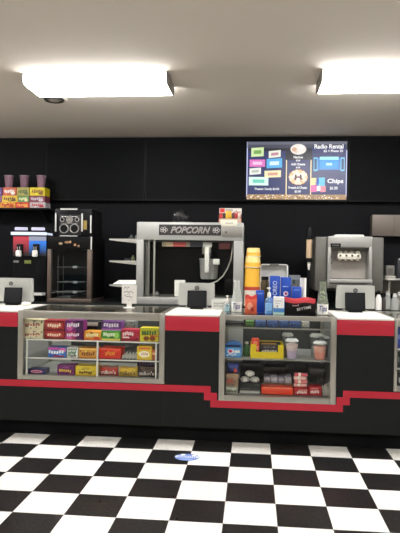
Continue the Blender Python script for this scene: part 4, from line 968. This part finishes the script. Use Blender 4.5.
m = MB(); art(m, ax(330.5, 245, Y0), ax(340.5, 245, Y0), az(335, 247, Y0), az(335, 243.4, Y0), Y0-.024, [('l', .15, .85, .35, .65, '#6a6a6a')]); m.build('name_lettering', t)
tx0, tx1 = ax(334, 235, Y0+.1), ax(363.5, 235, Y0+.1)
c = MB().box(tx0, tx1, Y0+.05, Y1-.1, zt-.012, zt+.018, C('#d4d2c8'), .012).build('hopper_cover', t)
kx = ax(346, 234, Y0+.2); MB().lathe([(0, zt+.018), (.012, zt+.018), (.008, zt+.03), (.014, zt+.038), (0, zt+.042)], kx, Y0+.25, black, 12).build('cover_knob', c)
for px, py in ((333, 256.6), (333, 263)): m = MB(); x, z = at(px, py, Y0-.02); MB().box(x-.02, x+.012, Y0+.142, Y0+.15, z-.006, z+.006, mat('bay_tag', '#5a5754', .5)).build('control_tag', t)
for a, b in ((X0+.05, Y0+.08), (X1-.05, Y0+.08), (X0+.05, Y1-.06), (X1-.05, Y1-.06)):
    MB().lathe([(0, ZK), (.028, ZK), (.03, ZK+.02), (.018, ZK+.04), (.018, zb_+.002), (0, zb_+.002)], a, b, black, 14).build('leg', t)
# cone dispenser on its left
Yd = 1.62; cx = ax(309.2, 250, Yd); r = .036
zz = [az(309.5, p, Yd) for p in (226.5, 239.5, 258, 262, 270, 288)]
t = thing('cone_dispenser', 'tall tube of tan cones with black top beside the soft serve machine', 'cone dispenser', (cx, Yd, ZK))
MB().lathe([(0, zz[1]), (r, zz[1]), (r*.98, zz[0]-.02), (r*.6, zz[0]), (0, zz[0])], cx, Yd, black).build('top_cap', t)
MB().lathe([(r*.88, zz[2]), (r*.88, zz[1]), (0, zz[1])], cx, Yd, speck('wafer_tan', '#b29474', '#cbb294')).build('cone_stack', t)
MB().lathe([(0, zz[3]), (r*.95, zz[3]), (r*.95, zz[2]), (0, zz[2])], cx, Yd, black).build('holder_ring', t)
MB().lathe([(0, zz[4]), (r*.25, zz[4]), (r*.5, zz[3]-.01), (r*.5, zz[3]), (0, zz[3])], cx, Yd, paper).build('cone_tip', t)
MB().box(cx-.012, cx+.012, Yd+.034, Yd+.05, ZK+.01, zz[1]+.02, black).build('stand_post', t)
MB().lathe([(0, ZK), (.06, ZK), (.06, ZK+.01), (0, ZK+.014)], cx, Yd+.01, black).build('stand_base', t)
MB().box(cx-.012, cx+.012, Yd+.02, Yd+.036, zz[3], zz[2], black).build('bracket', t)

# right side: steel cabinet on wall, shelf, small things ----------------------
Yw = 2.38; xa = ax(372.3, 225, Yw); xb = xa+.75; z0, z1 = az(385, 236, Yw), az(385, 214.7, Yw)
t = thing('wall_cabinet', 'brownish steel cabinet on the wall above right of soft serve machine', 'cabinet', ((xa+xb)/2, 2.46, z0))
taupe = mat('taupe_steel', '#6c635b', .45, .3, .12, 5)
MB().box(xa, xb, Yw, WY-.002, z0, z1, taupe, .004).build('body', t)
MB().box(xa+.25, xa+.254, Yw-.002, Yw, z0+.01, z1-.01, mat('seam_dark', '#4a443e', .5)).build('seam', t)
Ysf = 1.8; xa = ax(384.6, 280, Ysf)+.01; xb = xa+.7; zs = az(392, 278.6, Ysf)
t = thing('wall_shelf', 'pale steel shelf right of the soft serve machine', 'shelf', ((xa+xb)/2, 2.0, ZK))
MB().box(xa, xb, Ysf, WY-.004, zs-.018, zs, mat('shelf_pale', '#c4c2ba', .4, .2), .003).build('board', t)
MB().box(xa+.05, xb, WY-.03, WY-.004, ZK+.12, zs-.018, mat('beige_splash', '#b5afa4', .6)).build('back_plate', t)
for a in (xa+.055, xb-.03): MB().box(a, a+.025, Ysf+.12, Ysf+.145, ZK, zs-.018, steel).build('post', t)
t_x0, t_x1 = ax(385.3, 270, 1.86)+.01, ax(394.6, 270, 1.86); z1 = az(389, 265.5, 1.86)
t = thing('blender_base', 'small grey appliance on the pale shelf at the right', 'appliance', ((t_x0+t_x1)/2, 1.93, zs))
MB().box(t_x0, t_x1, 1.86, 2.0, zs+.03, z1, mat('appliance_grey', '#77756f', .45, .2), .008).build('body', t)
MB().box(t_x0-.008, t_x1+.012, 1.85, 2.02, zs+.0003, zs+.03, mat('appliance_pale', '#a8a59c', .45), .006).build('base', t)
MB().box(t_x0+.02, t_x1-.02, 1.856, 1.86, zs+.05, z1-.03, mat('appliance_panel', '#5a5853', .5)).build('front_panel', t)
cx = ax(399.8, 268, 1.9)
t = thing('steel_canister', 'tall dark canister on the pale shelf at the right edge', 'canister', (cx, 1.95, zs))
MB().lathe([(0, zs), (.045, zs), (.045, zs+.2), (.04, zs+.21), (0, zs+.21)], cx, 1.95, mat('dark_canister', '#24262a', .3)).build('body', t)
MB().lathe([(0, zs+.21), (.02, zs+.21), (.02, zs+.225), (0, zs+.23)], cx, 1.95, chrome).build('lid_knob', t)
# small bottles and jars beside the right register, on the back counter
def jar(px, Y, ptop, r, bodym, label, capm_=black, name='condiment_jar', zb=ZK):
    cx = ax(px, 300, Y); z1 = az(px, ptop, Y); h = z1-zb
    t = thing(name, label, 'bottle', (cx, Y, zb), 'small bottles and jars right of the soft serve machine')
    MB().lathe([(0, zb), (r, zb), (r, zb+h*.6), (r*.5, zb+h*.78), (r*.5, zb+h*.8), (0, zb+h*.8)], cx, Y, bodym).build('body', t)
    MB().lathe([(0, zb+h*.8), (r*.6, zb+h*.8), (r*.45, z1), (0, z1)], cx, Y, capm_).build('cap', t)
jar(378.6, 1.42, 290.5, .03, paper, 'white squeeze bottle with dark cap right of the right register')
jar(383.4, 1.44, 294, .024, mat('sauce_dark', '#3a3430', .35), 'small dark bottle right of the white squeeze bottle')
jar(387.5, 1.58, 291.5, .034, cglass, 'clear glass jar under the pale shelf, left of the wider one', silver)
jar(395, 1.48, 293.5, .04, cglass, 'wide clear glass jar under the pale shelf near right edge', silver)
jar(399.5, 1.56, 292, .038, mat('jar_grey', '#6a6660', .3), 'grey jar at the right edge under the pale shelf', silver)

# left side: drink machine, warming cabinet, shelf ----------------------------
Y0 = 1.62; Y1 = 2.18
X0, X1 = ax(12.3, 260, Y0), ax(46.3, 260, Y0); zt = az(30, 231.5, Y0)
t = thing('frozen_drink_machine', 'black frozen drink machine with red and blue lit panel and white taps', 'drink machine', ((X0+X1)/2, 1.9, ZK))
MB().box(X0, X1, Y0, Y1, ZK+.09, zt, mat('drink_black', '#0d0e10', .35), .008).build('body', t)
MB().box(X0+.02, X1-.02, Y0+.01, Y0+.2, zt, az(30, 230.3, Y0), black).build('lid_riser', t)
m = MB(); xh = ax(51.5, 233, Y0-.02)
m.box(X0-.01, X1, Y0-.03, Y0+.2, az(30, 235, Y0-.03), az(30, 232, Y0-.03), emis('lit_header', '#dfe8ff', 1.2), .004); m.build('lit_header', t)
for a, b in ((14.4, 27), (31, 44.2)): MB().box(ax(a, 229, Y0), ax(b, 229, Y0), Y0, Y0+.03, az(30, 230.3, Y0), az(30, 227.3, Y0), emis('lit_lid', '#e8e4ff', .9), .008).build('lit_lid', t)
def grad(name, c1, c2, s, up):
    m = bpy.data.materials.new(name); m.use_nodes = True; nt = m.node_tree; b = nt.nodes['Principled BSDF']; b.inputs['Base Color'].default_value = (.01, .01, .01, 1)
    tc = nt.nodes.new('ShaderNodeTexCoord'); sp = nt.nodes.new('ShaderNodeSeparateXYZ'); nt.links.new(tc.outputs['Generated'], sp.inputs[0])
    r = nt.nodes.new('ShaderNodeValToRGB'); r.color_ramp.elements[0].color = lin(c1); r.color_ramp.elements[1].color = lin(c2); r.color_ramp.elements[0].position = .1; r.color_ramp.elements[1].position = .9
    nt.links.new(sp.outputs['Z'], r.inputs[0]); nt.links.new(r.outputs[0], b.inputs['Emission Color']); b.inputs['Emission Strength'].default_value = s
    return m
MB().box(ax(13.2, 245, Y0-.01), ax(28.8, 245, Y0-.01), Y0-.01, Y0-.0005, az(20, 256, Y0), az(20, 236.5, Y0), grad('red_backlit_panel', '#0c0203', '#e8304a', .75, 1)).build('red_panel', t)
MB().box(ax(29, 245, Y0-.01), ax(46, 245, Y0-.01), Y0-.01, Y0-.0005, az(37, 256, Y0), az(37, 240.8, Y0), grad('blue_backlit_panel', '#010610', '#1c84f4', .9, 1)).build('blue_panel', t)
MB().box(ax(29, 238, Y0-.01), ax(46, 238, Y0-.01), Y0-.01, Y0-.0005, az(37, 240.7, Y0), az(37, 236.5, Y0), emis('pale_backlit_panel', '#a8aec4', .8)).build('pale_panel', t)
for px in (18.6, 35):
    x, z = at(px, 252, Y0-.06)
    tp = MB().box(x-.038, x+.038, Y0-.035, Y0-.0105, z-.02, z+.09, black, .008).build('tap_housing', t)
    MB().box(x-.028, x+.028, Y0-.085, Y0-.036, z-.052, z+.02, wirew, .012).build('tap', tp)
    MB().tube([(x-.012, Y0-.06, z+.02), (x-.012, Y0-.06, z+.06)], .006, chrome).tube([(x+.012, Y0-.06, z+.02), (x+.012, Y0-.06, z+.06)], .006, chrome).build('tap_lever', tp)
MB().box(ax(24.5, 262, Y0), ax(31, 262, Y0), Y0-.003, Y0-.0005, az(28, 263.5, Y0), az(28, 260.3, Y0), emis('green_label', '#9aa83a', .5)).build('flavor_label', t)
MB().box(ax(13.5, 262, Y0), ax(18.8, 262, Y0), Y0-.003, Y0-.0005, az(16, 262.5, Y0), az(16, 260.5, Y0), C('#8a8a8a')).build('maker_plate', t)
MB().box(X0+.01, X1-.005, Y0-.11, Y0-.001, az(40, 294.8, Y0), az(40, 292.6, Y0), mat('drip_pale', '#c8c8c4', .3)).build('drip_tray', t)
for a in (X0+.05, X1-.05):
    for b in (Y0+.05, Y1-.05): MB().lathe([(0, ZK), (.024, ZK), (.02, ZK+.092), (0, ZK+.092)], a, b, black, 12).build('leg', t)
# glass door cabinet
Y0, Y1 = 1.6, 2.15
X0, X1 = ax(46.8, 265, Y0)+.004, ax(91.6, 265, Y0); zt = az(68, 236.8, Y0); zh = az(68, 249.3, Y0); zd = az(68, 298.6, Y0)
t = thing('warming_cabinet', 'dark bronze warming cabinet with glass door and three wire racks', 'cabinet', ((X0+X1)/2, 1.9, ZK))
bronze = mat('bronze_trim', '#6a5d54', .4, .5)
dk = mat('cabinet_black', '#0b0b0b', .4)
ins = mat('cabinet_inside', '#4a5154', .4, .3)
MB().box(X0, X1, Y0, Y1, zh, zt, dk, .004).build('control_head', t)
m = MB()
for px, py, c, w in ((60.6, 243.5, '#9a8468', .022), (67.2, 242.2, '#8a6a50', .03), (70.3, 242, '#c89868', .01), (75, 244.8, '#b08058', .014), (78.6, 246, '#8a6a50', .012)):
    x, z = at(px, py, Y0); m.ell(x, z, w, .014, Y0-.0003, C(c), .004, 14)
m.build('control_dial', t)
a, b = ax(51, 265, Y0), ax(87, 265, Y0)
MB().box(X0, a, Y0, Y0+.05, zd, zh, bronze, .003).build('door_stile', t); MB().box(b, X1, Y0, Y0+.05, zd, zh, bronze, .003).build('door_stile', t)
MB().box(X0, X1, Y0, Y1, ZK, zd, bronze, .003).build('base', t)
MB().box(X0, X0+.01, Y0+.05, Y1, zd, zh, dk).box(X1-.01, X1, Y0+.05, Y1, zd, zh, dk).box(X0+.01, X1-.01, Y1-.01, Y1, zd, zh, ins).build('side_wall', t)
MB().box(a, b, Y0+.01, Y0+.016, zd, zh, glass_d).build('door_glass', t)
MB().box(X1-.013, X1+.002, Y0-.006, Y0-.0005, az(90, 249.5, Y0), az(90, 236.8, Y0), mat('silver_trim', '#c8c8c4', .35, .3)).build('corner_trim', t)
for py in (267.2, 282.2, 292):
    z = az(68, py, Y0+.1); m = MB(); xa, xb = ax(57, py, Y0+.1), ax(80.5, py, Y0+.1)
    for k in range(4): m.tube([(xa, Y0+.1+k*.1, z), (xb, Y0+.1+k*.1, z)], .0035, steel, 6)
    for q in range(7): xx = xa+(xb-xa)*q/6; m.tube([(xx, Y0+.1, z), (xx, Y0+.4, z)], .0025, steel, 6)
    m.build('wire_rack', t)
    MB().box(ax(73, py, Y0+.08), ax(77, py, Y0+.08), Y0+.07, Y0+.098, z-.012, z+.014, wirew, .004).build('rack_clip', t)
m = MB()
for px in (58, 63.2): xx = ax(px, 272, Y0+.08); m.tube([(xx, Y0+.08, zd+.004), (xx, Y0+.08, az(px, 256, Y0+.08))], .0035, steel_d, 6)
m.build('rack_upright', t)
MB().box(ax(62, 296, Y0+.2), ax(75, 296, Y0+.2), Y0+.06, Y0+.3, zd+.0005, zd+.02, steel_d, .004).build('water_pan', t)
ZW = zt
# appliance with two round openings on the warming cabinet
Ya = 1.68
X0, X1 = ax(54.8, 222, Ya), ax(92, 222, Ya); zt = az(70, 209, Ya)
t = thing('beverage_dispenser', 'black appliance with chrome-ringed round openings on top of the warming cabinet', 'appliance', ((X0+X1)/2, 1.88, ZW))
zb_ = ZW+.0005
MB().box(X0, X1, Ya, 2.1, zb_, zt, mat('appliance_black', '#0f0f11', .35), .006).build('body', t)
f0, f1 = ax(59.8, 222, Ya), ax(81, 222, Ya)
pz = az(70, 235.3, Ya), az(70, 214.8, Ya)
MB().box(f0, f1, Ya-.006, Ya-.0003, pz[0], pz[1], mat('panel_dark', '#1e1c1e', .3), .002).build('front_panel', t)
for px in (64.2, 74.6):
    x, z = at(px, 228.6, Ya); o = MB().ring((x, Ya-.008, z), .048, .0065, mat('ring_steel', '#8d8b88', .4, .6)).build('ring', t)
    MB().ell(x, z, .042, .042, Ya-.006, black, .003, 24).build('opening', o)
for px, r in ((62.4, .022), (69.6, .034), (77.2, .022)):
    x, z = at(px, 219.6, Ya); o = MB().ring((x, Ya-.008, z), r, .005, mat('ring_steel', '#8d8b88', .4, .6)).build('dial', t)
    MB().ell(x, z, r*.75, r*.75, Ya-.006, steel_d if px == 69.6 else black, .004, 18).build('dial_face', o)
m = MB(); x0, z0 = at(61.5, 223, Ya); x1, z1 = at(78, 216.3, Ya)
m.box(x0, x1, Ya-.0075, Ya-.0062, z1-.006, z1, chrome).box(x0, x1, Ya-.0075, Ya-.0062, z0-.004, z0, chrome); m.build('trim_line', t)
for px, a, b in ((55.9, 213, 231.5), (82.2, 213.5, 231.5), (91, 215.5, 233)):
    x = ax(px, 222, Ya); MB().box(x-.008, x+.008, Ya-.01, Ya-.0005, az(px, b, Ya), az(px, a, Ya), mat('silver_trim', '#c8c8c4'), .002).build('corner_trim', t)
MB().box(ax(60.5, 209, Ya), ax(77.5, 209, Ya), Ya-.006, Ya-.0005, az(69, 209.8, Ya), az(69, 208.2, Ya)-.002, mat('silver_trim', '#c8c8c4')).build('top_trim', t)
MB().box(ax(60, 236, Ya), ax(77.5, 236, Ya), Ya-.006, Ya-.0005, az(69, 236.4, Ya)+.001, az(69, 235.5, Ya), mat('silver_trim', '#c8c8c4')).build('bottom_trim', t)
MB().box(ax(83.5, 222, Ya), ax(87, 222, Ya), Ya-.003, Ya-.0005, az(85, 229.5, Ya), az(85, 220.5, Ya), C('#8a7638')).build('yellow_label', t)

# wall shelf with candy boxes and cups ---------------------------------------
Yh = 2.2; zs = az(24, 207.8, Yh); xa = -3.8; xb = ax(48, 207, Yh)
t = thing('wall_shelf', 'black wall shelf of colourful candy boxes at the upper left', 'shelf', ((xa+xb)/2, 2.38, zs-.022))
MB().box(xa, xb, Yh, WY-.002, zs-.022, zs, black, .003).build('board', t)
for a in (xa+.2, xb-.1): MB().side([(Yh+.06, zs-.022), (WY-.002, zs-.022), (WY-.002, zs-.16)], a, a+.02, black).build('bracket', t)
gS = 'candy boxes on the wall shelf'
rows = [
 [(-14, -.5, '#c87a30', '#f0d070', 'orange'), (.2, 15.5, '#d8922c', '#b83c28', 'orange yellow'), (16, 29.4, '#c23a28', '#e8a040', 'red orange'), (29.9, 45.4, '#b8b0b0', '#b02c3c', 'white and red')],
 [(-14, 1.6, '#8a5a80', '#d0a0c8', 'mauve'), (2, 17.5, '#d8b83c', '#6a4a28', 'golden yellow'), (18, 28.8, '#6a8c4c', '#d8d8a8', 'olive green'), (29.4, 44.8, '#7c3a4c', '#c8bcc4', 'maroon')],
 [(-14, 2.2, '#5a3a78', '#b088c8', 'purple'), (2.8, 16.2, '#c05a3a', '#e0dcd8', 'rust red'), (16.7, 29, '#a49a4a', '#5a6a38', 'khaki'), (29.8, 44.6, '#d8c41c', '#8a5a20', 'bright yellow')]]
tops = (202.2, 195.6, 187.4); zz = zs
for r, row in enumerate(rows):
    zn = az(22, tops[r], Yh+.02)
    for a, b, c, d, nm in row:
        carton(a, b, 0, Yh+.02, zz+.0004, .18, c, [('l', .12, .88, .35, .7, d), ('e', .75, .3, .16, .2, d)], '%s candy box in the %s row on the wall shelf' % (nm, ('bottom', 'middle', 'top')[r]), group=gS, ref=198, top=zn)
    zz = zn
zz += .0004
for px, lab in ((9, 'leftmost'), (24.4, 'middle'), (41.2, 'rightmost')):
    Y = Yh+.1; cx = ax(px, 182, Y); z1 = az(px, 176, Y); h = z1-zz; r = abs(ax(px+4.4, 182, Y)-cx)
    t = thing('souvenir_cup', '%s mauve plastic cup on top of the wall shelf candy boxes' % lab, 'cup', (cx, Y, zz), 'mauve cups on the wall shelf')
    MB().lathe([(0, zz), (r*.72, zz), (r*.76, zz+.004), (r, z1), (r*.9, z1), (r*.68, zz+.01), (0, zz+.01)], cx, Y, speck('mauve_cup', '#6a4a5c', '#9a7a88')).build('body', t)
    MB().ring((cx, Y, z1), r, .004, C('#a08c96'), 'Z').build('rim', t)

# floor sticker ---------------------------------------------------------------
cx, cy = -.472, -.345
t = thing('floor_sticker', 'oval blue and white floor sticker on the checkered tiles', 'floor sticker', (cx, cy, 0))
def oval(rx, ry, z, h, m, dx=0, dy=0): return MB().poly([(cx+dx+rx*math.cos(2*PI*i/28), cy+dy+ry*math.sin(2*PI*i/28), z) for i in range(28)], (0, 0, h), m)
oval(.093, .078, .0003, .001, C('#6f86c8')).build('backing', t)
oval(.018, .018, .0014, .001, C('#e8eef8'), -.035, .048).build('white_dot', t); oval(.018, .018, .0014, .001, C('#e8eef8'), .05, .04).build('white_dot', t)
MB().box(cx-.088, cx+.088, cy-.012, cy+.026, .0014, .0018, C('#d8e0f0')).build('white_band', t)
m = MB()
for i in range(9): m.box(cx-.066+i*.0155, cx-.057+i*.0155, cy-.004, cy+.016, .0019, .0022, C('#4a6ab0'))
m.build('lettering', t)
oval(.05, .022, .0014, .0006, C('#88a4dc'), 0, -.05).build('lower_print', t)

# ------------------------------------------------------------------- world
w = bpy.data.worlds.new('world'); SC.world = w; w.use_nodes = True
w.node_tree.nodes['Background'].inputs[0].default_value = (.02, .02, .022, 1); w.node_tree.nodes['Background'].inputs[1].default_value = 1
for o in bpy.data.objects:
    if '_o' in o: del o['_o']
